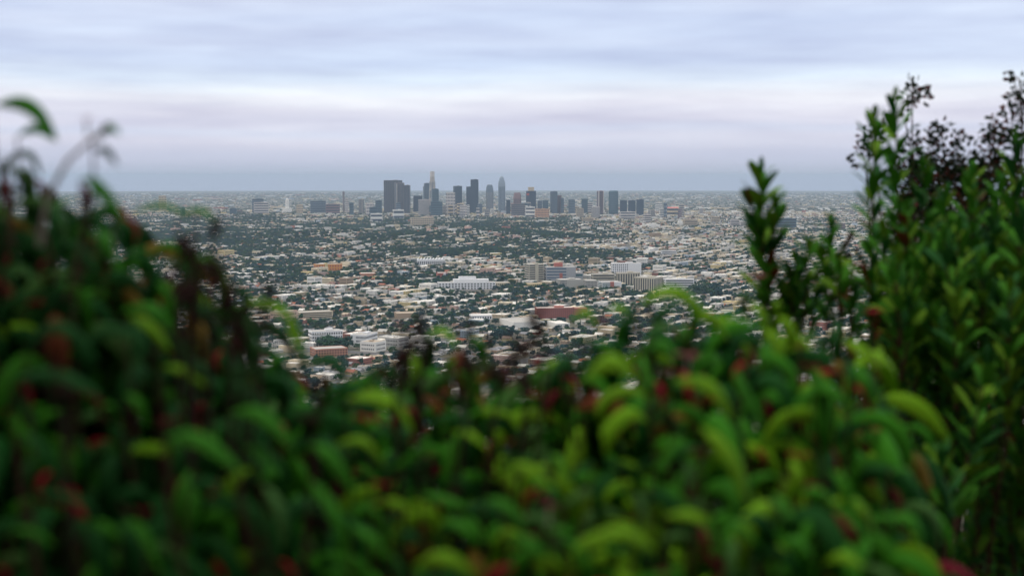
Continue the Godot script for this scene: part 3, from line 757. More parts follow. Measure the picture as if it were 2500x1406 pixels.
func house_shapes() -> Array:                      # [walls, roof, windows] in a unit footprint, one unit high
	var out := []
	for form in 5:
		var w := Shape.new(); var r := Shape.new(); var g := Shape.new()
		var e := 0.62 if form in [0, 1, 4] else 1.0
		if form == 3:
			w.box(Vector3(-0.5, -0.4, -0.5), Vector3(0.05, 1, 0.5)); w.box(Vector3(0.05, -0.4, -0.5), Vector3(0.5, 0.72, 0.2))
			r.box(Vector3(-0.47, 0.9, -0.47), Vector3(0.02, 0.97, 0.47)); r.box(Vector3(0.06, 0.72, -0.47), Vector3(0.47, 0.75, 0.17))
			r.box(Vector3(-0.35, 1.0, -0.2), Vector3(-0.15, 1.12, 0.0))
		elif form == 2:
			w.box(Vector3(-0.5, -0.4, -0.5), Vector3(0.5, 0.94, 0.5))
			for q in [[-0.5, -0.5, 0.5, -0.47], [-0.5, 0.47, 0.5, 0.5], [-0.5, -0.47, -0.47, 0.47], [0.47, -0.47, 0.5, 0.47]]:
				w.box(Vector3(q[0], 0.94, q[1]), Vector3(q[2], 1.0, q[3]))
			r.box(Vector3(-0.468, 0.9, -0.468), Vector3(0.468, 0.955, 0.468))
			r.box(Vector3(0.1, 0.955, -0.1), Vector3(0.25, 1.1, 0.08)); r.box(Vector3(-0.3, 0.955, 0.1), Vector3(-0.22, 1.06, 0.2))
		else:
			w.box(Vector3(-0.5, -0.4, -0.5), Vector3(0.5, e, 0.5))
			if form == 1:
				var p := [Vector3(-0.56, e - 0.04, 0.56), Vector3(0.56, e - 0.04, 0.56), Vector3(0.56, e - 0.04, -0.56), Vector3(-0.56, e - 0.04, -0.56), Vector3(0, 1, 0.16), Vector3(0, 1, -0.16)]
				r.tri(p[0], p[1], p[4]); r.quad(p[1], p[2], p[5], p[4]); r.tri(p[2], p[3], p[5]); r.quad(p[3], p[0], p[4], p[5]); r.quad(p[3], p[2], p[1], p[0])
			else:
				for s in [-1.0, 1.0]:
					w.tri(Vector3(-0.5 * s, e, 0.5 * s), Vector3(0.5 * s, e, 0.5 * s), Vector3(0, 0.97, 0.5 * s))
				gable(r, Vector3(0, 0, 0), 0.58, 0.57, e - 0.07, 1.0)
				if form == 4:
					w.box(Vector3(0.5, -0.4, -0.2), Vector3(0.85, e * 0.9, 0.25))
					r.quad(Vector3(0.3, 0.86, 0.32), Vector3(0.92, e * 0.82, 0.32), Vector3(0.92, e * 0.82, -0.27), Vector3(0.3, 0.86, -0.27))
		r.box(Vector3(-0.3, e, -0.3), Vector3(-0.22, e + 0.42, -0.2)) if form in [0, 1] else null
		var rows := 1 if form in [0, 1, 4] else 2
		for j in rows:
			var y := e * (0.55 if rows == 1 else 0.28 + 0.4 * j)
			var count := 4 if rows == 1 else 7
			for k in count:
				var x := -0.42 + 0.84 * (k + 0.5) / count
				var half := 0.045 if rows == 1 else 0.028
				for s in [-1, 1]:
					g.box(Vector3(s * 0.5 - 0.01, y - 0.065, x - half), Vector3(s * 0.5 + 0.01, y + 0.065, x + half)) if form != 3 or s < 0 else null
					if form == 3 and x > -0.05:
						continue
					g.box(Vector3(x - half, y - 0.065, s * 0.5 - 0.01), Vector3(x + half, y + 0.065, s * 0.5 + 0.01))
		out.append([w.mesh(), r.mesh(), g.mesh()])
	return out

func gable(r: Shape, o: Vector3, hx: float, hz: float, y0: float, y1: float) -> void:
	var a := o + Vector3(-hx, y0, hz); var b := o + Vector3(hx, y0, hz); var c := o + Vector3(0, y1, hz)
	var a2 := o + Vector3(-hx, y0, -hz); var b2 := o + Vector3(hx, y0, -hz); var c2 := o + Vector3(0, y1, -hz)
	var t := Vector3(0, -0.05, 0)
	r.quad(b, b2, c2, c); r.quad(a2, a, c, c2)
	r.quad(b + t, c + t, c2 + t, b2 + t); r.quad(a2 + t, c2 + t, c + t, a + t)
	r.quad(a + t, c + t, c, a); r.quad(c + t, b + t, b, c); r.quad(b2 + t, c2 + t, c2, b2); r.quad(c2 + t, a2 + t, a2, c2)
	r.quad(b + t, b2 + t, b2, b); r.quad(a2 + t, a + t, a, a2)

func crown_shape(form: int, seed_: int) -> ArrayMesh:   # unit height from 0 to 1, many small leaf sprays in clumps
	var q := RandomNumberGenerator.new()
	q.seed = seed_
	var s := Shape.new()
	if form == 2:                                   # palm fronds at the head of a bare trunk
		for k in 22:
			var a := TAU * k / 22.0 + q.randf_range(-0.1, 0.1)
			var up := q.randf_range(-0.5, 1.1)
			var out := Vector3(cos(a), 0, sin(a)); var side := Vector3(-sin(a), 0, cos(a))
			var p := Vector3(0, 0.86, 0)
			for j in 4:
				var dirn := (out * cos(up) + Vector3.UP * sin(up))
				var p2 := p + dirn * 0.045
				var w0 := 0.018 if j else 0.006
				var w1 := 0.018 if j < 3 else 0.002
				s.quad(p - side * w0, p + side * w0, p2 + side * w1, p2 - side * w1)
				p = p2; up -= 0.42
		return s.mesh()
	var clumps := 14 if form == 0 else 12
	for k in clumps:
		var c: Vector3; var rad: float
		if form == 0:
			var a := q.randf() * TAU; var rr := sqrt(q.randf()) * 0.36
			var y := 0.30 + 0.52 * q.randf()
			rr *= 1.1 - absf(y - 0.5) * 1.2
			c = Vector3(cos(a) * rr, y, sin(a) * rr); rad = q.randf_range(0.13, 0.20)
		else:                                       # slender column
			var y := 0.1 + 0.85 * k / clumps
			c = Vector3(q.randf_range(-0.03, 0.03), y, q.randf_range(-0.03, 0.03)); rad = 0.10 * (1.15 - y * 0.75)
		for j in (30 if form == 0 else 22):
			var d := Vector3(q.randfn(), q.randfn(), q.randfn()).normalized()
			var p := c + d * rad * q.randf_range(0.72, 1.06) * Vector3(1, 0.8, 1)
			var n := (d + Vector3(q.randfn(), q.randfn(), q.randfn()) * 0.45).normalized()
			var t := n.cross(Vector3(q.randfn(), q.randfn(), q.randfn())).normalized() * rad * q.randf_range(0.24, 0.44)
			var b := n.cross(t) * q.randf_range(0.6, 1.0)
			var shade := q.randf_range(0.75, 1.25)
			s.quad(p - t - b * 0.4, p + b * -1.0, p + t * 0.9, p + b, Color(shade, shade, shade))
	return s.mesh()

func trunk_shape(form: int) -> ArrayMesh:
	var s := Shape.new()
	if form == 2:
		s.tube([Vector3(0, -0.05, 0), Vector3(0.006, 0.4, 0), Vector3(0, 0.87, 0)], [0.016, 0.012, 0.010], 6)
	elif form == 1:
		s.tube([Vector3(0, -0.05, 0), Vector3(0, 0.7, 0)], [0.022, 0.008], 5)
	else:
		s.tube([Vector3(0, -0.08, 0), Vector3(0.01, 0.2, 0), Vector3(0, 0.45, 0)], [0.035, 0.026, 0.014], 6)
		for a in [0.3, 2.2, 4.4]:
			s.tube([Vector3(0, 0.22, 0), Vector3(cos(a) * 0.12, 0.42, sin(a) * 0.12), Vector3(cos(a) * 0.24, 0.58, sin(a) * 0.24)], [0.018, 0.012, 0.005], 5)
	return s.mesh()

var cells := {}                  # the footprints above, by squares of 150 m

func near_landmark(p: Vector2, grow := 0.0) -> bool:
	if cells.is_empty():
		for t in taken:
			var n := int(t[2] / 150.0) + 1
			var o := Vector2i(floori(t[0] / 150.0), floori(t[1] / 150.0))
			for x in range(-n, n + 1):
				for y in range(-n, n + 1):
					var k := o + Vector2i(x, y)
					if not cells.has(k):
						cells[k] = []
					cells[k].append(t)
	for t in cells.get(Vector2i(floori(p.x / 150.0), floori(p.y / 150.0)), []):
		if Vector2(p.x - t[0], p.y - t[1]).length() < t[2] + grow:
			return true
	return false

func pick(weights: Array) -> int:
	var total := 0.0
	for w in weights:
		total += w
	var r := rng.randf() * total
	for i in weights.size():
		r -= weights[i]
		if r <= 0.0:
			return i
	return weights.size() - 1

func greenery(p: Vector2, s: Vector3) -> float:     # how wooded a lot is
	var g := 0.40 + 0.55 * zones.get_noise_2d(p.x, p.y)
	g += 0.15 * smoothstep(505.0, 545.0, s.y) * smoothstep(650.0, 610.0, s.y) * smoothstep(1500.0, 1150.0, s.x)
	g -= 0.22 * smoothstep(1350.0, 1650.0, s.x) * smoothstep(720.0, 640.0, s.y)
	g -= 0.30 * smoothstep(540.0, 515.0, s.y)
	return clampf(g, 0.05, 1.1)

func make_city() -> void:
	var forms := house_shapes()
	var crowns := []
	for k in 5: crowns.append(crown_shape(0, 100 + k))
	for k in 2: crowns.append(crown_shape(1, 200 + k))
	crowns.append(crown_shape(2, 300))
	var trunks := [trunk_shape(0), trunk_shape(1), trunk_shape(2)]
	var homes := []; var flats := []; var trees := []; var cypresses := []; var palms := []
	var lots := 11
	var wall_of := [[8, 6, 3, 2, 1.6, 1.0, 0.5, 2, 1], [8, 4, 2.5, 2.5, 1.2, 0.8, 0.8, 1, 0.7]]
	var roof_of := [[3.6, 4, 3.5, 2.0, 2.2, 2.2], [1.2, 4, 8, 0.4, 0.5, 2.0]]
	for i in range(-60, 100):
		for j in range(-10, 52):
			var centre := uv_to_xz((i + 0.5) * BLOCK_U, (j + 0.5) * BLOCK_V)
			if not in_wedge(centre, 1150.0, 9600.0, 0.47):
				continue
			var trade := zones.get_noise_2d(centre.x * 1.7 + 9000.0, centre.y * 1.7)
			var sc := seen(Vector3(centre.x, 0, centre.y))
			trade += 0.25 * smoothstep(1350.0, 1650.0, sc.x) + 0.3 * smoothstep(560.0, 525.0, sc.y) - 0.06 * smoothstep(690.0, 720.0, sc.y)
			for row in 2:
				var k := 0
				while k < lots:
					var span := 1
					var big := rng.randf() < clampf(0.12 + trade * 1.5, 0.04, 0.9)
					if big:
						span = mini(1 + int(rng.randf() < 0.6) + int(rng.randf() < 0.2 + maxf(trade, 0.0)), lots - k)
					var u := i * BLOCK_U + (31.0 if row == 0 else BLOCK_U - 31.0) + rnd(-2, 2)
					var w := j * BLOCK_V + 13.0 + 16.3 * (k + span * 0.5)
					k += span
					var p := uv_to_xz(u, w)
					var s := seen(Vector3(p.x, height(p.x, p.y), p.y))
					if s.x < -260.0 or s.x > 2760.0:
						continue
					var green := greenery(p, s)
					var blocked := near_landmark(p)
					if not blocked and rng.randf() > 0.14 + maxf(0.0, green - 0.6) * 0.9:
						var turn := GRID_TURN * -1.0 + (0.0 if row == 0 else PI) + PI * 0.5
						if s.z > 4000.0 and s.z < 7600.0:
							turn += rnd(-0.5, 0.5)
						var form: int; var size: Vector3
						if big:
							form = 2 if rng.randf() < 0.7 else 3
							size = Vector3(span * 16.3 - rnd(2.5, 5), rnd(6.0, 10.0), rnd(18, 32))
							if rng.randf() < 0.07:
								size.y *= rnd(1.4, 2.3)
						else:
							form = [0, 1, 4, 2][pick([4, 4, 2, 2.2])]
							size = Vector3(rnd(8.5, 12), rnd(5.0, 8.0), rnd(11, 17))
						var kind := 1 if big else 0
						var t := Transform3D(Basis(Vector3.UP, turn).scaled_local(size), Vector3(p.x, height(p.x, p.y), p.y))
						var wi := pick(wall_of[kind]); var ri := pick(roof_of[kind])
						if form in [2, 3] and ri in [3, 4]:
							ri = 1
						var visible := s.y < edge(s.x) and s.x > 0.0 and s.x < 2500.0
						var tone := rnd(0.7, 1.1)
						(flats if big else homes).append([(size.x + size.z) / s.z * (1.0 if visible else 0.01), form, t, wi, ri, tone])
					var n := int(green * (7.0 if not big else 4.5) * (1.0 + 0.7 * smoothstep(2800.0, 4500.0, s.z)) + 0.5 + rng.randf())
					for m in n:
						var q := uv_to_xz(u + (rnd(9, 21) if row == 0 else rnd(-21, -9)) * (1.0 if rng.randf() < 0.6 else -1.1), w + rnd(-9, 9))
						if near_landmark(q, -6.0):
							continue
						add_tree(q, green, trees, cypresses, palms)
	# rows of trees round the hospital, the school and the halls
	for a in [[1695, 1762, 716, 14, 22], [1210, 1300, 760, 14, 12], [1225, 1300, 775, 9, 11], [1385, 1470, 722, 14, 13], [1540, 1560, 722, 4, 15], [780, 850, 850, 16, 20], [760, 850, 890, 16, 13], [1063, 1190, 713, 15, 7], [1030, 1160, 722, 6, 7], [1215, 1260, 822, 8, 18], [1040, 1100, 740, 6, 16],
			[700, 800, 735, 12, 14], [830, 930, 742, 14, 14], [560, 760, 680, 20, 14], [700, 780, 640, 12, 16], [1100, 1300, 610, 24, 14], [560, 700, 640, 16, 16], [1560, 1720, 600, 20, 13], [1180, 1260, 850, 9, 13]]:
		for k in int(a[3]):
			var p := hit(rnd(a[0], a[1]), a[2] + rnd(-4, 6))
			var high: float = a[4] * rnd(0.8, 1.2)
			tree_at(Vector2(p.x, p.z), rng.randi() % 5, high, high * rnd(0.9, 1.3), trees)
	for a in [[1262, 745, 20], [1205, 700, 14], [985, 700, 13], [1000, 700, 13], [1090, 700, 12], [830, 775, 16], [1243, 790, 15], [1190, 838, 18], [1350, 742, 14], [1500, 745, 15]]:
		var p := hit(a[0], a[1])
		tree_at(Vector2(p.x, p.z), 5 + rng.randi() % 2, a[2], a[2] * 1.1, cypresses)
	place_houses("house", homes, forms, 300)
	place_houses("apartment_building", flats, forms, 300)
	place_trees(trees, crowns, trunks)
	place_few(cypresses, crowns, trunks, "cypress_tree", "slender dark cypress", "slender cypresses")
	place_few(palms, crowns, trunks, "palm_tree", "tall fan palm with bare trunk", "fan palms")
	far_plain(forms, crowns)

func add_tree(p: Vector2, green: float, trees: Array, cypresses: Array, palms: Array) -> void:
	var d := p.length()
	var r := rng.randf()
	if r < 0.02 and d < 3600.0:
		tree_at(p, 5 + rng.randi() % 2, rnd(10, 17), rnd(11, 17), cypresses)
	elif r < 0.035 and d < 3600.0:
		tree_at(p, 7, rnd(14, 22), rnd(15, 22), palms)
	else:
		var h := rnd(5.0, 13.5) * (0.85 + 0.35 * green)
		tree_at(p, rng.randi() % 5, h, h * rnd(1.0, 1.5), trees)

const GREENS := [["dark green", 0.016, 0.064, 0.046], ["deep blue green", 0.014, 0.070, 0.076], ["mid green", 0.036, 0.105, 0.048], ["olive green", 0.064, 0.100, 0.038], ["grey green", 0.052, 0.104, 0.086]]

func tree_at(p: Vector2, form: int, high: float, wide: float, list: Array) -> void:
	var y := height(p.x, p.y)
	var s := seen(Vector3(p.x, y + high * 0.5, p.y))
	var visible := s.y < edge(s.x) and s.x > 0.0 and s.x < 2500.0
	var t := Transform3D(Basis(Vector3.UP, rng.randf() * TAU).scaled_local(Vector3(wide, high, wide)), Vector3(p.x, y, p.y))
	list.append([(high + wide) / s.z * (1.0 if visible else 0.01), form, t, pick([4, 4, 3, 1.3, 1.2]), 0, rnd(0.75, 1.3)])

func largest(list: Array) -> void:
	list.sort_custom(func(a, b): return a[0] > b[0])

func place_houses(called: String, list: Array, forms: Array, count: int) -> void:
	largest(list)
	var kinds := {0: "gabled", 1: "hipped", 2: "flat", 3: "stepped flat", 4: "winged"}
	var makes := {}
	for i in mini(count, list.size()):
		var h: Array = list[i]
		var key := "%d %d %d" % [h[1], h[3], h[4]]
		var o: Node3D
		var sz: Vector3 = h[2].basis.get_scale()
		var grade := "tall " if sz.y > (10.0 if called != "house" else 7.6) else "long " if sz.z > (33.0 if called != "house" else 17.6) else "low " if sz.y < (7.0 if called != "house" else 5.9) else ""
		var beside := nearby(h[2].origin)
		if makes.has(key):
			o = makes[key].duplicate()
			o.name = numbered(called)
			o.transform = h[2]
			add_child(o)
		else:
			o = thing(called, "", "house" if called == "house" else "building", h[2])
			var face := put("wall", forms[h[1]][0], mats["wall " + WALLS[h[3]][0]], o)
			put("roof", forms[h[1]][1], mats["roof " + ROOFS[h[4]][0]], o)
			put("windows", forms[h[1]][2], mats["dark glass"], face).set_meta("kind", "stuff")
			makes[key] = o
		var what := "house" if called == "house" else "building"
		o.set_meta("label", "%s%s %s with %s %s roof %s" % [grade, WALLS[h[3]][0], what, kinds[h[1]], ROOFS[h[4]][0], beside])
		o.set_meta("group", "%s%s %ss with %s %s roofs %s" % [grade, WALLS[h[3]][0], what, kinds[h[1]], ROOFS[h[4]][0], beside])
	var rest := Node3D.new()
	rest.name = "distant_houses" if called == "house" else "distant_apartment_buildings"
	rest.set_meta("kind", "stuff"); rest.set_meta("category", "houses" if called == "house" else "buildings")
	rest.set_meta("label", "mass of small houses spread over the plain towards the towers" if called == "house" else "mass of flat roofed buildings spread over the plain towards the towers")
	add_child(rest)
	for form in 5:
		var where := []; var walls := []; var roofs := []; var near := []; var white := []
		for i in range(mini(count, list.size()), list.size()):
			var h: Array = list[i]
			if h[1] != form:
				continue
			var a: Array = WALLS[h[3]]; var b: Array = ROOFS[h[4]]; var k: float = h[5]
			where.append(h[2]); walls.append(Color(a[1] * k, a[2] * k, a[3] * k)); roofs.append(Color(b[1] * k, b[2] * k, b[3] * k))
			if h[2].origin.z > -4500.0:
				near.append(h[2]); white.append(Color.WHITE)
		if where.is_empty():
			continue
		many("walls", rest, forms[form][0], mats["plain walls"], where, walls)
		many("roofs", rest, forms[form][1], mats["plain walls"], where, roofs)
		if near.size():
			many("windows", rest, forms[form][2], mats["dark glass"], near, white)

func tree_mat(k: int) -> StandardMaterial3D:
	var g: Array = GREENS[k]
	var m := mat("leaves " + g[0], g[1], g[2], g[3], 0.8, 0.3)
	m.backlight_enabled = true
	m.backlight = Color(0.4, 0.4, 0.4)
	return m

func place_trees(list: Array, crowns: Array, trunks: Array) -> void:
	largest(list)
	var makes := {}
	for i in mini(300, list.size()):
		var h: Array = list[i]
		var key := "%d %d" % [h[1], h[3]]
		var sz: Vector3 = h[2].basis.get_scale()
		var grade := "tall" if sz.y > 12.5 else "broad" if sz.x > sz.y * 1.3 else "low" if sz.y < 9.0 else "rounded"
		var o: Node3D
		if makes.has(key):
			o = makes[key].duplicate()
			o.name = numbered("broadleaf_tree")
			o.transform = h[2]
			add_child(o)
		else:
			o = thing("broadleaf_tree", "", "tree", h[2])
			put("trunk", trunks[0], mats["bark"], o)
			put("crown", crowns[h[1]], tree_mat(h[3]), o)
			makes[key] = o
		o.set_meta("label", "%s %s tree %s" % [grade, GREENS[h[3]][0], nearby(h[2].origin)])
		o.set_meta("group", "%s %s trees %s" % [grade, GREENS[h[3]][0], nearby(h[2].origin)])
	var rest := Node3D.new()
	rest.name = "distant_trees"
	rest.set_meta("kind", "stuff"); rest.set_meta("category", "trees"); rest.set_meta("label", "mass of small dark trees between the houses of the plain")
	add_child(rest)
	for form in 5:
		var where := []; var tint := []
		for i in range(300, list.size()):
			var h: Array = list[i]
			if h[1] == form:
				var g: Array = GREENS[h[3]]
				where.append(h[2]); tint.append(Color(g[1] * h[5], g[2] * h[5], g[3] * h[5]))
		many("crowns", rest, crowns[form], mats["tree leaves"], where, tint)

func place_few(list: Array, crowns: Array, trunks: Array, called: String, label: String, group: String) -> void:
	largest(list)
	var first := {}
	for i in mini(290, list.size()):
		var h: Array = list[i]
		if h[0] < 0.002:
			continue
		var o: Node3D
		if first.has(h[1]):
			o = first[h[1]].duplicate()
			o.name = numbered(called)
			o.transform = h[2]
			add_child(o)
		else:
			o = thing(called, label, "tree", h[2], group)
			put("trunk", trunks[1 if h[1] < 7 else 2], mats["bark"], o)
			put("crown", crowns[h[1]], tree_mat(0 if h[1] < 7 else 2), o)
			first[h[1]] = o
		o.set_meta("label", "%s %s" % [label, nearby(h[2].origin)])
		o.set_meta("group", "%s %s" % [group, nearby(h[2].origin)])

func nearby(p: Vector3) -> String:                  # the named building a thing stands beside, or the part of the plain
	var best := 190.0
	var words := ""
	for m in marks:
		var d := Vector2(p.x - m[0], p.z - m[1]).length()
		if d < best:
			best = d; words = "beside the " + m[2]
	if words:
		return words
	var s := seen(p)
	return "in low streets before brick building" if s.y > 770.0 else "round the hospital" if s.x > 1250.0 else "before the gabled hall" if s.y < 700.0 else "before the terraced school"

func far_plain(forms: Array, crowns: Array) -> void:    # the plain beyond the towers, to the horizon
	var o := Node3D.new()
	o.name = "far_plain_buildings"
	o.set_meta("kind", "stuff"); o.set_meta("category", "buildings"); o.set_meta("label", "pale far-off roofs and trees fading into haze before the horizon")
	add_child(o)
	var where := []; var walls := []; var tw := []; var tt := []
	for k in 44000:
		var d := sqrt(rnd(9000.0 * 9000.0, 30000.0 * 30000.0))
		var p := Vector2(sin(rnd(-0.42, 0.42)), 0) * d
		p.y = -sqrt(d * d - p.x * p.x)
		var size := Vector3(rnd(12, 36), rnd(5, 12), rnd(14, 50))
		if rng.randf() < 0.03:
			size = Vector3(rnd(50, 120), rnd(10, 18), rnd(60, 150))
		var t := Transform3D(Basis(Vector3.UP, -GRID_TURN + PI * 0.5 * (k % 2)).scaled_local(size), Vector3(p.x, height(p.x, p.y), p.y))
		var a: Array = WALLS[pick([8, 4, 2.5, 2.5, 1.2, 0.8, 0.8, 1, 0.7])]
		if k % 11 == 0:
			if not near_landmark(p):
				where.append(t); walls.append(Color(a[1], a[2], a[3]))
		else:
			var h := rnd(6, 12)
			var g: Array = GREENS[pick([4, 4, 3, 1.3, 1.2])]
			tw.append(Transform3D(Basis(Vector3.UP, k).scaled_local(Vector3(h * 2.0, h, h * 2.0)), t.origin)); tt.append(Color(g[1], g[2], g[3]))
	many("walls", o, forms[2][0], mats["plain walls"], where, walls)
	many("crowns", o, crowns[1], mats["tree leaves"], tw, tt)

func make_hillside_brush() -> void:                 # low scrub that covers the slope between the path and the plain
	var forms := [crown_shape(0, 500), crown_shape(0, 501)]
	var where := [[], []]; var tint := [[], []]
	for k in 9000:
		var d := 7.0 * pow(1300.0 / 7.0, pow(rng.randf(), 0.75))
		var a := rnd(-0.62, 0.62)
		var p := Vector2(sin(a), -cos(a)) * d
		var h := rnd(1.0, 2.2) * (1.0 + smoothstep(100.0, 900.0, d) * 1.3)
		var w := h * rnd(1.6, 2.8)
		var y := height(p.x, p.y) - h * 0.18
		if y + h > EYE.y - d * 0.21:
			continue
		var g: Array = GREENS[pick([3, 1, 3, 4, 3])]
		var f := k % 2
		where[f].append(Transform3D(Basis(Vector3.UP, rng.randf() * TAU).scaled_local(Vector3(w, h, w)), Vector3(p.x, y, p.y)))
		var t := rnd(0.7, 1.3)
		tint[f].append(Color(g[1] * t, g[2] * t, g[3] * t))
	var o := Node3D.new()
	o.name = "hillside_scrub"
	o.set_meta("kind", "stuff"); o.set_meta("category", "scrub"); o.set_meta("label", "low green scrub covering the slope below the path")
	add_child(o)
	for f in 2:
		many("scrub", o, forms[f], mats["tree leaves"], where[f], tint[f])

# ---------------------------------------------------------------- shrubs close to the camera
var leaf_mats := []
var leaf_tints := [
	["bright yellow green leaf", 0.140, 0.315, 0.010], ["fresh green leaf", 0.038, 0.188, 0.011], ["deep green leaf", 0.011, 0.070, 0.012], ["grey green leaf", 0.060, 0.155, 0.036],
	["olive brown leaf", 0.150, 0.100, 0.016], ["rust brown leaf", 0.120, 0.032, 0.012], ["bright red leaf", 0.240, 0.010, 0.020], ["dark wine red leaf", 0.110, 0.008, 0.016], ["dusty pink leaf", 0.300, 0.085, 0.105],
	["upright glossy green leaf", 0.055, 0.200, 0.018], ["upright yellow green leaf", 0.115, 0.240, 0.018], ["upright dark green leaf", 0.025, 0.105, 0.025], ["small dark leaf", 0.016, 0.028, 0.014], ["small reddish leaf", 0.085, 0.025, 0.020], ["green leaf with painted shade", 0.010, 0.042, 0.010]]  # last tint has the shade between inner leaves put into its colour

func make_leaf_mats() -> void:
	for a in leaf_tints:
		var m := mat(a[0], a[1], a[2], a[3], 0.6, 0.14)
		m.backlight_enabled = true
		m.backlight = Color(0.45, 0.45, 0.45)
		leaf_mats.append(m)
	var m := mat("many leaves", 1, 1, 1, 0.6, 0.14)
	m.backlight_enabled = true
	m.backlight = Color(0.45, 0.45, 0.45)
	mat("twig", 0.075, 0.028, 0.018, 0.85)
	mat("pale twig", 0.60, 0.50, 0.46, 0.8)
	mat("dark twig", 0.05, 0.030, 0.022, 0.9)
	mat("dry seed heads", 0.045, 0.018, 0.014, 0.95)

# Blade along a bent midrib; both halves fold down from it. x outwards, y up; unit length.
func leaf_mesh(start: float, bend: float, wide: float, fold: float, round_: float) -> ArrayMesh:
	var s := Shape.new()
	var p := Vector3.ZERO
	var rows := []
	var steps := 12
	for i in steps + 1:
		var t := float(i) / steps
		var a := start - bend * smoothstep(0.0, 1.0, t * 0.9 + 0.05)
		var along := Vector3(cos(a), sin(a), 0)
		var up := Vector3(-sin(a), cos(a), 0)
		if i > 0:
			p += along / steps
		var w := wide * 0.5 * pow(maxf(sin(PI * pow(clampf((t - 0.08) / 0.92, 0.0, 1.0), round_)), 0.0), 0.6) + 0.008
		var f := fold * (0.6 + 0.4 * sin(PI * t))
		var side := Vector3(0, 0, cos(f)) - up * sin(f)
		var side2 := Vector3(0, 0, -cos(f)) - up * sin(f)
		var mid1 := p + (Vector3(0, 0, cos(f * 0.6)) - up * sin(f * 0.6)) * w * 0.5
		var mid2 := p + (Vector3(0, 0, -cos(f * 0.6)) - up * sin(f * 0.6)) * w * 0.5
		var e1 := mid1 + side * w * 0.5; var e2 := mid2 + side2 * w * 0.5
		rows.append([e2, mid2, p, mid1, e1, up, along])
	for i in steps:
		for k in 4:
			var a: Array = rows[i]; var b: Array = rows[i + 1]
			var na := normal_at(a, k); var na2 := normal_at(a, k + 1); var nb := normal_at(b, k); var nb2 := normal_at(b, k + 1)
			var ca := rib(k); var cb := rib(k + 1)
			s.soft_tri([a[k], a[k + 1], b[k + 1]], [na, na2, nb2], [ca, cb, cb])
			s.soft_tri([a[k], b[k + 1], b[k]], [na, nb2, nb], [ca, cb, ca])
	return s.mesh()

func rib(k: int) -> Color:                          # a pale midrib and slightly reddened margin, as on the plant
	return Color(1.35, 1.15, 1.2) if k == 2 else Color(1.0, 1.0, 1.0) if k in [1, 3] else Color(1.12, 0.92, 0.95)

func normal_at(r: Array, k: int) -> Vector3:
	if k == 2:
		return r[5]
	var across: Vector3 = (r[mini(k + 1, 4)] - r[maxi(k - 1, 0)])
	var n := across.cross(r[6]).normalized()
	return n if n.dot(r[5]) > 0.0 else -n

var arch := []      # bent leaves, from gently to strongly bent
var straight := []  # flat ascending leaves
var tiny: ArrayMesh

func place_leaf(list: Array, p: Vector3, out: Vector3, up: Vector3, size: float, mesh: ArrayMesh, tint: int, show: float) -> void:
	var x := (out - up * out.dot(up)).normalized()
	var z := x.cross(up).normalized()
	list.append([show, mesh, Transform3D(Basis(x * size, up * size, z * size), p), tint])

func commit(shrub: Node3D, list: Array, most := 290) -> void:   # the leaves that show largest one by one, the rest as a mass
	list.sort_custom(func(a, b): return a[0] > b[0])
	for i in mini(most, list.size()):
		var t: Transform3D = list[i][2]
		put("leaf", list[i][1], leaf_mats[list[i][3]], shrub, Transform3D(t.basis, t.origin - shrub.position))
	var by := {}
	for i in range(most, list.size()):
		var m: ArrayMesh = list[i][1]
		if not by.has(m):
			by[m] = [[], []]
		var t: Transform3D = list[i][2]
		var k := rnd(0.8, 1.2)
		var c: Array = leaf_tints[list[i][3]]
		by[m][0].append(Transform3D(t.basis, t.origin - shrub.position)); by[m][1].append(Color(c[1] * k, c[2] * k, c[3] * k))
	for m in by:
		many("foliage", shrub, m, mats["many leaves"], by[m][0], by[m][1])

func shrub_at(called: String, label: String, px: float, depth: float) -> Node3D:
	var p := at(px, 1300, depth)
	p.y = height(p.x, p.z)
	return thing(called, label, "shrub", Transform3D(Basis(), p))

func branch(shrub: Node3D, pts: Array, r0: float, r1: float, m := "twig", called := "branch") -> void:
	var s := Shape.new()
	var radii := []; var moved := []
	for i in pts.size():
		radii.append(lerpf(r0, r1, float(i) / (pts.size() - 1))); moved.append(pts[i] - shrub.position)
	s.tube(moved, radii, 6)
	put(called, s.mesh(), mats[m], shrub)

func stem_to(shrub: Node3D, foot: Vector3, m := "twig") -> void:   # a limb from the shrub's base up to the foot of a shoot
	var b := shrub.position
	var mid := b.lerp(foot, 0.5) + Vector3(rnd(-0.06, 0.06), -0.08, rnd(-0.06, 0.06))
	branch(shrub, [b + Vector3(rnd(-0.08, 0.08), -0.05, rnd(-0.08, 0.08)), mid, foot], 0.006, 0.003, m)

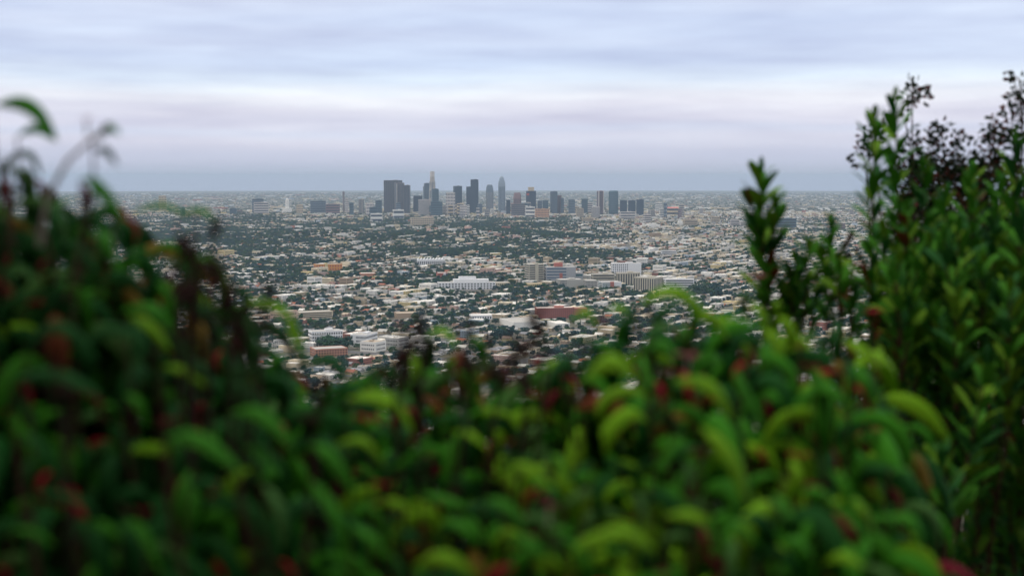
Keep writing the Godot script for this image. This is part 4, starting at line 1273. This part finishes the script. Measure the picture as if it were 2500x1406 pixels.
# A shoot of arched, folded leaves: stem from tip downwards, leaves in a spiral.
func arched_shoot(shrub: Node3D, list: Array, tip: Vector3, lean: Vector3, long: float, size: float, mood: Array, show: float) -> Vector3:
	var up := (Vector3.UP + lean).normalized()
	var foot := tip - up * long
	var mid := tip - up * long * 0.5 + Vector3(lean.x, 0, lean.z) * -0.06
	branch(shrub, [foot, mid, tip - up * 0.012], 0.003, 0.0016)
	var turn := rng.randf() * TAU
	var n := int(long / 0.018)
	for i in n:
		var d := 0.004 + long * float(i) / n
		var p := tip - up * d if d < long * 0.5 else mid.lerp(foot, (d - long * 0.5) / (long * 0.5))
		turn += 2.39996 + rnd(-0.25, 0.25)
		var out := Vector3(cos(turn), 0, sin(turn))
		var young := clampf(1.0 - i / 5.0, 0.0, 1.0)
		var tilt := lerpf(0.1, -0.85, young) + rnd(-0.2, 0.2)
		var axis := out.cross(Vector3.UP).normalized()
		var u := (Vector3.UP + lean * 0.5).normalized().rotated(axis, tilt)
		var tint := pick(mood)
		var sz := size * lerpf(1.0, 0.62, young) * rnd(0.8, 1.15)
		if i < 3 and rng.randf() < 0.24:
			tint = 6 if rng.randf() < 0.5 else 7
			sz *= 0.6
		place_leaf(list, p, out.rotated(axis, tilt), u, sz, arch[rng.randi() % arch.size()], tint, show + 0.5 * (1.0 - float(i) / n))
	return foot

func seed_head(shrub: Node3D, px: float, py: float, depth: float, high_px: float, mesh: ArrayMesh) -> void:
	var p := at(px, py, depth)
	var h := high_px * depth / F
	put("seed_head", mesh, mats["dry seed heads"], shrub, Transform3D(Basis(Vector3.UP, rng.randf() * TAU).rotated(Vector3(0, 0, 1), rnd(-0.25, 0.25)).scaled_local(Vector3.ONE * h), p - shrub.position))
	stem_to(shrub, p, "dark twig")

func seed_mesh(seed_: int) -> ArrayMesh:            # a dry, branched flower head: hundreds of small capsules
	var q := RandomNumberGenerator.new()
	q.seed = seed_
	var s := Shape.new()
	s.tube([Vector3(0, -0.1, 0), Vector3(0, 0.9, 0)], [0.02, 0.008], 5)
	for k in 16:
		var y := q.randf_range(0.0, 0.92)
		var a := q.randf() * TAU
		var reach := q.randf_range(0.12, 0.3) * (1.05 - y * 0.75)
		var tip := Vector3(cos(a) * reach, y + reach * 0.6, sin(a) * reach)
		s.tube([Vector3(0, y, 0), tip], [0.009, 0.005], 4)
		for j in 15:
			var c := Vector3(0, y, 0).lerp(tip, q.randf_range(0.25, 1.05)) + Vector3(q.randfn(), q.randfn(), q.randfn()) * 0.028
			var r := q.randf_range(0.018, 0.036)
			for f in [[1, 1, 1], [-1, 1, 1], [1, -1, 1], [-1, -1, 1], [1, 1, -1], [-1, 1, -1], [1, -1, -1], [-1, -1, -1]]:
				var x := c + Vector3(f[0] * r, 0, 0); var yy := c + Vector3(0, f[1] * r, 0); var z := c + Vector3(0, 0, f[2] * r)
				if f[0] * f[1] * f[2] > 0:
					s.tri(x, yy, z)
				else:
					s.tri(x, z, yy)
	return s.mesh()

# One arched leaf through three points of the photo at its own depth, tied to the shrub by a twig.
func told_leaf(shrub: Node3D, a: Array) -> void:
	var depth: float = a[7]
	var p0 := at(a[0], a[1], depth + 0.012); var p1 := at(a[2], a[3], depth); var p2 := at(a[4], a[5], depth + rnd(-0.015, 0.015))
	var w: float = a[6] * depth / F
	var ctrl := p1 * 2.0 - (p0 + p2) * 0.5
	var to_eye := (EYE - p1).normalized()
	var pts := []
	for i in 15:
		var t := i / 14.0
		pts.append(p0 * (1 - t) * (1 - t) + ctrl * 2 * t * (1 - t) + p2 * t * t)
	var s := Shape.new()
	var rows := []
	for i in 15:
		var t := i / 14.0
		var along: Vector3 = (pts[mini(i + 1, 14)] - pts[maxi(i - 1, 0)]).normalized()
		var inward := along.cross(to_eye).normalized()
		if inward.dot((p0 + p2) * 0.5 - p1) < 0.0:
			inward = -inward
		var half := w * pow(maxf(sin(PI * pow(clampf((t - 0.04) / 0.96, 0.0, 1.0), 0.9)), 0.0), 0.5) * 0.74 + 0.0006
		var s1 := (inward * 0.85 + to_eye * 0.55).normalized(); var s2 := (inward * 0.7 - to_eye * 0.75).normalized()
		var f1 := (inward * 0.55 + to_eye * 0.85).normalized(); var f2 := (inward * 0.4 - to_eye * 0.95).normalized()
		var m1: Vector3 = pts[i] + f1 * half * 0.5; var m2: Vector3 = pts[i] + f2 * half * 0.5
		rows.append([m2 + s2 * half * 0.5, m2, pts[i], m1, m1 + s1 * half * 0.5, -inward, along])
	for i in 14:
		for k in 4:
			var r: Array = rows[i]; var q: Array = rows[i + 1]
			var o := shrub.position
			s.soft_tri([r[k] - o, r[k + 1] - o, q[k + 1] - o], [normal_at(r, k), normal_at(r, k + 1), normal_at(q, k + 1)], [rib(k), rib(k + 1), rib(k + 1)])
			s.soft_tri([r[k] - o, q[k + 1] - o, q[k] - o], [normal_at(r, k), normal_at(q, k + 1), normal_at(q, k)], [rib(k), rib(k + 1), rib(k)])
	put("leaf", s.mesh(), leaf_mats[a[8]], shrub)
	var down := p0 + Vector3(rnd(-0.03, 0.03), -0.16, 0.02)
	branch(shrub, [down, p0 + Vector3(0, -0.05, 0), p0], 0.0016, 0.0012)
	if rng.randf() < 0.3:
		stem_to(shrub, down)

func lay(env: Array, x: float) -> float:
	for i in range(1, env.size()):
		if x <= env[i][0]:
			return lerpf(env[i - 1][1], env[i][1], (x - env[i - 1][0]) / (env[i][0] - env[i - 1][0]))
	return env[-1][1]

func fill_arched(shrub: Node3D, list: Array, env: Array, step: float, far: float, near: float, size: float, mood: Array, deeper := 0.0) -> void:
	var x: float = env[0][0]
	while x < env[-1][0]:
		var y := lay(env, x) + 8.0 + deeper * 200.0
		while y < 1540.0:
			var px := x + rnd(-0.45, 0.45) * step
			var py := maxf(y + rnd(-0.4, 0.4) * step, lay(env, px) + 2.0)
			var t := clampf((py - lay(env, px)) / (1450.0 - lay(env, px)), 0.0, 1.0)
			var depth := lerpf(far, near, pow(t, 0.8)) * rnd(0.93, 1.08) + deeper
			var tip := at(px, py, depth)
			var foot := arched_shoot(shrub, list, tip, Vector3(rnd(-0.35, 0.35), 0, rnd(-0.2, 0.4)), rnd(0.20, 0.34), size * rnd(0.85, 1.12), mood, 2.0 / depth)
			if rng.randf() < 0.15:
				stem_to(shrub, foot)
			y += step
		x += step

func upright_shoot(shrub: Node3D, list: Array, tip: Vector3, foot: Vector3, size: float, mood: Array, show: float, gap := 0.011) -> void:
	var long := tip.distance_to(foot)
	var up := (tip - foot).normalized()
	branch(shrub, [foot, foot.lerp(tip, 0.5) + Vector3(rnd(-0.01, 0.01), 0, 0), tip], 0.005, 0.0018)
	var turn := rng.randf() * TAU
	var n := int(long / gap)
	for i in n:
		var d := long * float(i) / n
		turn += 2.39996 + rnd(-0.2, 0.2)
		var side := up.cross(Vector3(cos(turn), 0.01, sin(turn))).normalized()
		var open := lerpf(0.22, 0.75, clampf(i / 9.0, 0.0, 1.0)) + rnd(-0.12, 0.16)
		var out := (up * cos(open) + side * sin(open)).normalized()
		var face := (up * sin(open) - side * cos(open)).normalized()
		var sz := size * clampf(0.5 + i * 0.08, 0.5, 1.0) * rnd(0.8, 1.15)
		var tint := pick(mood)
		place_leaf(list, tip - up * (d + 0.004), out, face, sz * 1.28, straight[rng.randi() % straight.size()], tint, show + 0.5 * (1.0 - float(i) / n))

func tiny_twig(shrub: Node3D, list: Array, pts: Array, depth: float, bushy: float, show: float, bare := false) -> void:
	var way := []
	for p in pts:
		way.append(at(p[0], p[1], depth + rnd(-0.05, 0.05)))
	branch(shrub, way, 0.004, 0.0014, "dark twig")
	for i in way.size() - 1:
		var a: Vector3 = way[i]; var b: Vector3 = way[i + 1]
		var n := int(a.distance_to(b) / 0.010 * bushy)
		for k in n:
			var p := a.lerp(b, rng.randf())
			var reach := Vector3(rng.randfn(), rng.randfn() * 0.8 + 0.4, rng.randfn()).normalized()
			var q := p + reach * rnd(0.004, 0.05 if not bare else 0.012)
			var out := (reach + Vector3(rng.randfn(), rng.randfn(), rng.randfn()) * 0.4).normalized()
			var face := out.cross(Vector3(rng.randfn(), rng.randfn(), rng.randfn())).normalized()
			place_leaf(list, q, out, face, rnd(0.020, 0.034), tiny, 13 if rng.randf() < 0.22 else 12, show)

func make_shrubs() -> void:
	make_leaf_mats()
	for a in [[1.05, 2.6, 0.235, 1.2, 0.9], [1.15, 3.0, 0.225, 1.25, 0.85], [1.25, 3.4, 0.225, 1.2, 0.9], [0.9, 2.1, 0.28, 1.1, 0.9], [1.15, 2.8, 0.21, 1.3, 0.8]]:
		arch.append(leaf_mesh(a[0], a[1], a[2], a[3], a[4]))
	for a in [[0.1, 0.25, 0.32, -0.35, 1.35], [0.05, 0.05, 0.28, -0.25, 1.5], [0.15, 0.5, 0.35, -0.3, 1.25]]:
		straight.append(leaf_mesh(a[0], a[1], a[2], a[3], a[4]))
	tiny = leaf_mesh(0.1, 0.3, 0.55, -0.3, 1.0)
	var heads := [seed_mesh(1), seed_mesh(2), seed_mesh(3)]

	# the tall shrub on one side: deeper greens
	var list := []
	var s := shrub_at("arched_leaf_shrub", "tall dark shrub of arched folded leaves with dry seed heads", 260, 1.7)
	var crest: Array = [[-120, 360], [0, 355], [90, 385], [190, 405], [290, 500], [420, 540], [500, 610], [560, 750], [650, 745], [720, 850], [790, 960]]
	fill_arched(s, list, crest, 112, 1.72, 1.30, 0.168, [0.6, 4, 7.0, 1.2, 0.2, 0.15, 0, 0.05, 0])
	fill_arched(s, list, crest, 120, 1.75, 1.32, 0.150, [0, 0.4, 2, 0.1, 0.2, 0.5, 0, 0.6, 0, 0, 0, 0, 0, 0, 6], 0.34)  # inner layer: mostly leaves coloured near black for the shade in the gaps
	for a in [[-20, 258, 78, 243, 140, 345, 74, 1.5, 1], [40, 332, 92, 302, 136, 345, 46, 1.55, 1], [225, 345, 262, 300, 294, 330, 46, 1.45, 1], [225, 372, 260, 358, 288, 405, 38, 1.45, 2], [195, 440, 250, 445, 305, 540, 66, 1.45, 1], [20, 380, 75, 370, 100, 430, 34, 1.6, 2],
			[400, 1075, 490, 1055, 590, 1150, 74, 1.2, 1], [560, 1010, 650, 1000, 718, 1100, 66, 1.3, 1], [290, 1290, 350, 1280, 395, 1406, 50, 1.25, 1], [640, 1180, 695, 1240, 690, 1350, 50, 1.25, 3], [590, 740, 690, 745, 742, 850, 45, 1.7, 0], [290, 760, 380, 745, 430, 830, 50, 1.5, 1], [180, 880, 270, 790, 380, 860, 55, 1.4, 2],
			[430, 520, 500, 510, 532, 562, 30, 1.9, 1], [320, 520, 400, 495, 470, 540, 28, 1.9, 1], [360, 630, 420, 590, 460, 660, 38, 1.8, 1],
			[60, 850, 150, 785, 245, 890, 58, 1.35, 2], [310, 775, 370, 785, 418, 860, 46, 1.45, 0], [30, 930, 140, 900, 255, 970, 66, 1.3, 2], [300, 965, 345, 975, 362, 1050, 46, 1.35, 1], [395, 895, 455, 898, 505, 945, 34, 1.4, 0], [50, 1065, 112, 1085, 155, 1190, 50, 1.25, 2], [75, 1205, 170, 1205, 245, 1255, 34, 1.2, 2], [20, 1295, 80, 1290, 135, 1335, 28, 1.2, 1], [590, 1095, 642, 1095, 678, 1165, 44, 1.3, 1], [450, 1180, 520, 1170, 560, 1240, 44, 1.25, 2], [130, 620, 190, 590, 240, 680, 50, 1.5, 2], [230, 560, 265, 580, 290, 660, 46, 1.55, 1], [200, 1290, 250, 1270, 300, 1320, 40, 1.2, 1]]:
		told_leaf(s, a)
	for a in [[90, 730, 1.5, 6, 60], [410, 1020, 1.3, 7, 60], [480, 520, 1.9, 6, 26], [350, 1240, 1.25, 7, 50], [380, 850, 1.45, 7, 40], [210, 285, 1.45, 8, 30], [265, 690, 1.6, 6, 30]]:
		bud(s, list, a)
	for a in [[480, 770, 1.38, 200], [512, 715, 1.42, 190], [600, 870, 1.36, 190], [565, 840, 1.4, 170], [640, 830, 1.42, 150], [455, 860, 1.36, 170], [150, 1000, 1.2, 130], [430, 680, 1.5, 110]]:
		seed_head(s, a[0], a[1], a[2], a[3], heads[rng.randi() % 3])
	branch(s, [at(95, 600, 1.5), at(115, 480, 1.45), at(165, 390, 1.45), at(235, 330, 1.45), at(262, 300, 1.45)], 0.0032, 0.0018, "pale twig")
	commit(s, list)

	# the low shrub in the middle
	list = []
	s = shrub_at("arched_leaf_shrub", "low shrub of arched leaves with dark seed heads, between two taller shrubs", 1050, 1.75)
	crest = [[680, 915], [800, 890], [900, 838], [1000, 795], [1090, 770], [1170, 865], [1260, 885], [1330, 850], [1400, 810]]
	fill_arched(s, list, crest, 110, 1.92, 1.32, 0.160, [1.4, 5, 4.5, 1.0, 0.6, 0.4, 0, 0.08, 0])
	fill_arched(s, list, crest, 120, 1.95, 1.35, 0.145, [0, 0.4, 2, 0.1, 0.2, 0.5, 0, 0.6, 0, 0, 0, 0, 0, 0, 6], 0.34)  # deeper leaves, shade of the gaps painted into their tint
	for a in [[1010, 1385, 1090, 1345, 1165, 1410, 58, 1.2, 0], [1225, 1160, 1285, 1128, 1352, 1195, 44, 1.35, 0], [1180, 1220, 1245, 1225, 1285, 1300, 46, 1.3, 1], [755, 1170, 832, 1250, 838, 1360, 56, 1.25, 1], [870, 960, 960, 965, 1010, 1060, 44, 1.6, 0], [1040, 820, 1085, 800, 1120, 850, 34, 2.0, 0], [700, 780, 735, 830, 740, 880, 40, 1.9, 0], [905, 1240, 960, 1215, 1020, 1260, 36, 1.4, 0], [1080, 900, 1120, 880, 1135, 950, 34, 1.9, 1], [1150, 1010, 1205, 995, 1260, 1020, 32, 1.7, 0],
			[755, 1085, 820, 1105, 872, 1215, 62, 1.35, 1], [815, 1090, 890, 1068, 942, 1145, 36, 1.45, 0], [845, 975, 920, 965, 988, 1015, 38, 1.55, 0], [955, 1145, 1008, 1098, 1052, 1068, 40, 1.45, 1], [1030, 1205, 1090, 1210, 1142, 1240, 38, 1.4, 1], [1105, 1055, 1150, 1052, 1192, 1095, 34, 1.55, 0], [1075, 1275, 1130, 1270, 1172, 1325, 48, 1.3, 1], [855, 1285, 900, 1295, 938, 1335, 40, 1.3, 1], [960, 1310, 1000, 1295, 1035, 1330, 36, 1.3, 2], [1240, 1320, 1300, 1310, 1330, 1370, 50, 1.25, 1]]:
		told_leaf(s, a)
	for a in [[900, 1015, 1.5, 6, 60], [930, 1175, 1.4, 6, 50], [860, 920, 1.9, 6, 30], [970, 785, 2.1, 6, 26], [1240, 1075, 1.5, 5, 40], [1230, 1380, 1.2, 6, 60], [1090, 950, 1.8, 5, 45], [1115, 790, 2.1, 7, 26], [1050, 1110, 1.5, 5, 30]]:
		bud(s, list, a)
	for a in [[965, 980, 1.45, 190], [1030, 890, 1.6, 130], [1140, 950, 1.5, 170], [1290, 890, 1.7, 150], [1285, 990, 1.45, 190], [1335, 900, 1.65, 120], [1215, 950, 1.6, 140], [760, 1060, 1.4, 150]]:
		seed_head(s, a[0], a[1], a[2], a[3], heads[rng.randi() % 3])
	commit(s, list)

	# the rounded shrub beside it: the brightest leaves
	list = []
	s = shrub_at("arched_leaf_shrub", "rounded shrub of bright yellow green arched leaves with red young tips", 1750, 1.8)
	crest = [[1370, 825], [1450, 790], [1560, 735], [1660, 705], [1800, 705], [1900, 745], [2000, 770], [2110, 785], [2170, 910], [2220, 1140], [2270, 1400]]
	fill_arched(s, list, crest, 112, 1.92, 1.32, 0.168, [3.4, 6, 3.4, 1.4, 0.3, 0.02, 0, 0.05, 0])
	fill_arched(s, list, crest, 120, 1.95, 1.35, 0.150, [0, 0.4, 2, 0.1, 0.2, 0.5, 0, 0.6, 0, 0, 0, 0, 0, 0, 6], 0.34)  # deeper leaves again, gap shade carried by their dark colour
	for a in [[1560, 745, 1655, 700, 1745, 800, 56, 1.8, 0], [1425, 930, 1492, 862, 1552, 925, 84, 1.5, 0], [1395, 790, 1432, 752, 1465, 810, 36, 1.95, 0], [1395, 1350, 1500, 1285, 1605, 1345, 60, 1.2, 0], [1455, 1000, 1425, 1080, 1480, 1165, 90, 1.45, 1], [1710, 1040, 1800, 1110, 1825, 1240, 66, 1.35, 0], [2165, 1260, 2235, 1262, 2255, 1345, 50, 1.5, 1], [1640, 930, 1740, 930, 1790, 1030, 60, 1.5, 0], [1620, 1260, 1690, 1245, 1730, 1285, 46, 1.3, 0], [1860, 800, 1905, 830, 1920, 900, 40, 1.8, 0], [2060, 830, 2120, 850, 2150, 910, 50, 1.8, 0], [1930, 1000, 2010, 930, 2080, 1000, 55, 1.6, 1], [1480, 760, 1520, 745, 1550, 790, 30, 1.95, 0], [1960, 820, 1985, 810, 2020, 860, 40, 1.8, 3],
			[1340, 1105, 1372, 1125, 1398, 1185, 30, 1.4, 1], [1588, 1155, 1630, 1098, 1662, 1060, 40, 1.4, 1], [1668, 1125, 1692, 1148, 1682, 1205, 40, 1.4, 3], [1368, 1235, 1410, 1200, 1442, 1188, 36, 1.35, 3], [1340, 1300, 1370, 1286, 1402, 1308, 30, 1.3, 1], [1555, 1200, 1577, 1235, 1580, 1295, 36, 1.35, 3], [1985, 900, 2025, 955, 2012, 1065, 66, 1.6, 1], [2075, 890, 2132, 925, 2142, 1005, 66, 1.65, 1], [2015, 1375, 2060, 1346, 2112, 1385, 46, 1.35, 0], [1885, 1205, 1922, 1225, 1942, 1275, 40, 1.4, 1], [2048, 1235, 2090, 1210, 2112, 1245, 42, 1.5, 1], [2128, 1275, 2142, 1325, 2130, 1385, 40, 1.5, 1], [1800, 900, 1830, 950, 1872, 1045, 50, 1.55, 1], [1690, 780, 1735, 760, 1780, 830, 44, 1.8, 0], [1580, 860, 1620, 830, 1660, 880, 40, 1.6, 1], [1750, 1290, 1800, 1270, 1850, 1330, 50, 1.3, 1], [1900, 1330, 1950, 1310, 1990, 1370, 46, 1.35, 1]]:
		told_leaf(s, a)
	for a in [[1470, 780, 2.0, 6, 36], [1680, 860, 1.5, 8, 60], [1640, 900, 1.5, 7, 60], [1310, 960, 1.7, 6, 45], [2140, 1045, 1.9, 6, 32], [1955, 1105, 1.6, 6, 50], [1340, 1230, 1.35, 8, 40], [2130, 755, 2.2, 6, 45], [1850, 670, 2.3, 8, 40], [1300, 1300, 1.3, 7, 40], [1990, 890, 1.7, 7, 50], [1620, 1390, 1.2, 7, 50], [1950, 840, 1.8, 5, 40], [1700, 1100, 1.4, 5, 40], [2225, 1165, 2.0, 6, 26]]:
		bud(s, list, a)
	seed_head(s, 1395, 1000, 1.7, 90, heads[0])
	seed_head(s, 1590, 790, 1.95, 70, heads[1])
	commit(s, list)

	# upright shrub at the side, further down the slope
	list = []
	s = shrub_at("upright_leaf_shrub", "tall shrub of straight shoots with upright glossy leaves", 2290, 3.6)
	var up := [4, 2.2, 2.4]
	var mood := [0, 0, 0, 0, 0, 0.15, 0, 0, 0, 4, 2.2, 2.4]
	for a in [[2137, 285, 2130, 830, 3.4, 0.068], [2187, 252, 2190, 830, 3.5, 0.070], [2260, 400, 2255, 830, 3.5, 0.066], [2372, 415, 2360, 800, 3.6, 0.066], [2482, 355, 2470, 900, 3.3, 0.072], [2430, 540, 2420, 900, 3.3, 0.066], [2310, 480, 2300, 850, 3.4, 0.066], [2215, 520, 2220, 850, 3.3, 0.064], [2345, 560, 2340, 900, 3.2, 0.066], [2500, 520, 2490, 950, 3.2, 0.07], [2160, 560, 2160, 880, 3.3, 0.064], [2270, 600, 2265, 900, 3.2, 0.066], [2400, 640, 2395, 960, 3.1, 0.066],
			[2415, 885, 2335, 1290, 2.9, 0.07], [2300, 1105, 2310, 1280, 2.8, 0.07], [2240, 640, 2235, 960, 3.2, 0.062], [2470, 700, 2460, 1060, 3.0, 0.066], [2130, 640, 2130, 880, 3.3, 0.06], [2340, 720, 2335, 1000, 3.0, 0.066], [2290, 760, 2285, 1000, 3.1, 0.062], [2190, 730, 2190, 950, 3.2, 0.06], [2380, 480, 2375, 850, 3.5, 0.064], [2440, 440, 2440, 850, 3.5, 0.064]]:
		upright_shoot(s, list, at(a[0], a[1], a[4]), at(a[2], a[3], a[4] + 0.05), a[5], mood, 3.0 / a[4] + 1.0)
		if rng.randf() < 0.4:
			stem_to(s, at(a[2], a[3], a[4] + 0.05))
	for k in 270:
		var px := rnd(2130, 2680); var py := rnd(540, 1700)
		if px > 2520.0:
			py = maxf(py, 600.0)
		if px < 2360.0 and py > 880.0 and py < 1130.0 and rng.randf() < 0.15:
			continue
		var depth := rnd(3.0, 4.1)
		upright_shoot(s, list, at(px, py, depth), at(px + rnd(-30, 30), py + rnd(180, 260), depth + 0.05), rnd(0.055, 0.07), mood, 1.5 / depth, 0.013)
	for k in 90:
		var px := rnd(2120, 2700); var py := rnd(820, 1750)
		var depth := rnd(4.2, 4.9)
		upright_shoot(s, list, at(px, py, depth), at(px + rnd(-30, 30), py + rnd(150, 220), depth + 0.05), rnd(0.06, 0.075), [0, 0, 0, 0, 0, 0, 0, 0, 0, 1, 0.3, 5], 0.5 / depth, 0.012)
	for k in 45:
		var px := rnd(2060, 2330); var py := rnd(830, 1250)
		var depth := rnd(3.2, 4.2)
		upright_shoot(s, list, at(px, py, depth), at(px + rnd(-30, 30), py + rnd(180, 260), depth + 0.05), rnd(0.055, 0.07), [0, 0, 0, 0, 0, 0.15, 0, 0, 0, 1, 0.3, 5], 1.2 / depth, 0.012)
	commit(s, list)
	list = []
	s = shrub_at("upright_leaf_shrub", "small open shrub with one tall leafy spike and short shoots", 1940, 3.2)
	for a in [[1858, 418, 1872, 780, 3.2, 0.072], [1898, 495, 1884, 650, 3.2, 0.062], [1832, 480, 1862, 640, 3.2, 0.06], [1880, 620, 1876, 800, 3.2, 0.066], [1945, 640, 1950, 820, 3.25, 0.06], [2010, 610, 2020, 800, 3.3, 0.06], [2028, 540, 2036, 740, 3.3, 0.058], [1972, 592, 1962, 790, 3.2, 0.058], [1925, 652, 1948, 800, 3.2, 0.056], [2052, 650, 2058, 800, 3.2, 0.06], [1995, 680, 1975, 830, 3.3, 0.055], [2085, 690, 2075, 850, 3.2, 0.06], [1905, 700, 1935, 850, 3.2, 0.055]]:
		upright_shoot(s, list, at(a[0], a[1], a[4]), at(a[2], a[3], a[4] + 0.05), a[5], mood, 3.0, 0.0105)
		stem_to(s, at(a[2], a[3], a[4] + 0.05))
	branch(s, [at(2045, 640, 3.3), at(2065, 600, 3.3), at(2082, 568, 3.3)], 0.006, 0.008, "dark twig")
	commit(s, list)

	# small-leaved shrub behind it
	list = []
	s = shrub_at("small_leaf_shrub", "dark twiggy shrub with tiny leaves behind the glossy shrub", 2330, 5.6)
	for a in [[[2222, 345], [2212, 300], [2228, 262]], [[2500, 345], [2492, 260], [2480, 205], [2460, 172]], [[2500, 360], [2460, 318], [2430, 310]]]:
		tiny_twig(s, list, a, 5.5, 0.35, 3.0, true)
		stem_to(s, at(a[0][0], a[0][1], 5.5), "dark twig")
	for a in [[[2228, 262], [2232, 235], [2228, 212]], [[2228, 255], [2248, 240], [2255, 232]], [[2268, 400], [2272, 340], [2268, 308]], [[2310, 430], [2304, 360], [2302, 305]], [[2335, 440], [2338, 370], [2346, 330]], [[2236, 430], [2232, 370], [2226, 335]], [[2480, 380], [2470, 320], [2478, 235]], [[2500, 300], [2496, 240], [2490, 200]], [[2430, 420], [2428, 340], [2432, 292]], [[2415, 450], [2418, 380], [2416, 340]], [[2380, 480], [2372, 410], [2366, 372]], [[2395, 500], [2400, 440], [2396, 400]], [[2115, 400], [2108, 372], [2094, 374]], [[2120, 350], [2126, 330], [2112, 326]], [[2070, 720], [2078, 680], [2090, 640]], [[2140, 360], [2148, 340], [2150, 325]]]:
		tiny_twig(s, list, a, rnd(5.3, 5.8), 4.2, 2.0)
		stem_to(s, at(a[0][0], a[0][1], 5.6), "dark twig")
	for k in 300:
		var px := rnd(2190, 2640)
		var py := rnd(380, 800)
		if px > 2370.0 and px < 2410.0 and py < 440.0:
			continue
		tiny_twig(s, list, [[px, py + 60], [px + rnd(-15, 15), py + 25], [px + rnd(-20, 20), py]], rnd(5.3, 6.3), 3.2, 1.0)
		if k % 4 == 0:
			stem_to(s, at(px, py + 60, 5.7), "dark twig")
	commit(s, list, 280)

func bud(shrub: Node3D, list: Array, a: Array) -> void:      # a tuft of young coloured leaves: px, py, depth, tint, size in photo pixels
	var p := at(a[0], a[1], a[2])
	var size: float = a[4] * a[2] / F * 0.78
	for k in 5:
		var t := TAU * k / 5.0 + rng.randf()
		var out := Vector3(cos(t), 0.5, sin(t)).normalized()
		var face := (Vector3.UP - out * 0.5).normalized()
		place_leaf(list, p - Vector3(0, size * 0.4, 0), out, face, size * rnd(0.8, 1.2), arch[3], a[3], 4.0)
	var low := 0.02 if a[3] == 8 else 0.2
	branch(shrub, [p - Vector3(0, low, 0), p - Vector3(0, low * 0.5, 0), p - Vector3(0, size * 0.4, 0)], 0.0018, 0.0012, "pale twig" if a[3] == 8 else "twig")

# Oak added out of view behind the path to darken the nearest leaves.
func make_shade_oak() -> void:
	var p := Vector3(-2.6, height(-2.6, 2.2), 2.2)
	var o := thing("added_shade_oak", "unseen spreading oak added behind the path to shade the near shrubs", "tree", Transform3D(Basis(), p))
	var s := Shape.new()
	s.tube([Vector3(0, -0.3, 0), Vector3(0.15, 1.2, -0.1), Vector3(0.1, 2.6, 0.0), Vector3(0.3, 4.2, -0.2)], [0.24, 0.19, 0.15, 0.07], 9)
	for a in [[0.5, 1.9, -1.2], [1.6, 2.4, -2.0], [-1.3, 2.3, -1.8], [-1.8, 2.5, 0.9], [1.2, 2.6, 1.1], [2.6, 2.2, -0.6]]:
		s.tube([Vector3(0.12, 1.5, -0.05), Vector3(a[0] * 0.5, a[1] + 0.1, a[2] * 0.5), Vector3(a[0], a[1] + 0.7, a[2])], [0.10, 0.06, 0.02], 7)
	put("trunk", s.mesh(), mats["bark"], o)
	for k in 3:
		put("crown", crown_shape(0, 400 + k), tree_mat(0), o, Transform3D(Basis(Vector3.UP, k * 2.1).scaled_local(Vector3(7.5, 3.6, 6.4)), Vector3([0.2, -0.8, 1.6][k], 1.7 + 0.25 * k, [-1.5, -0.2, -1.0][k])))
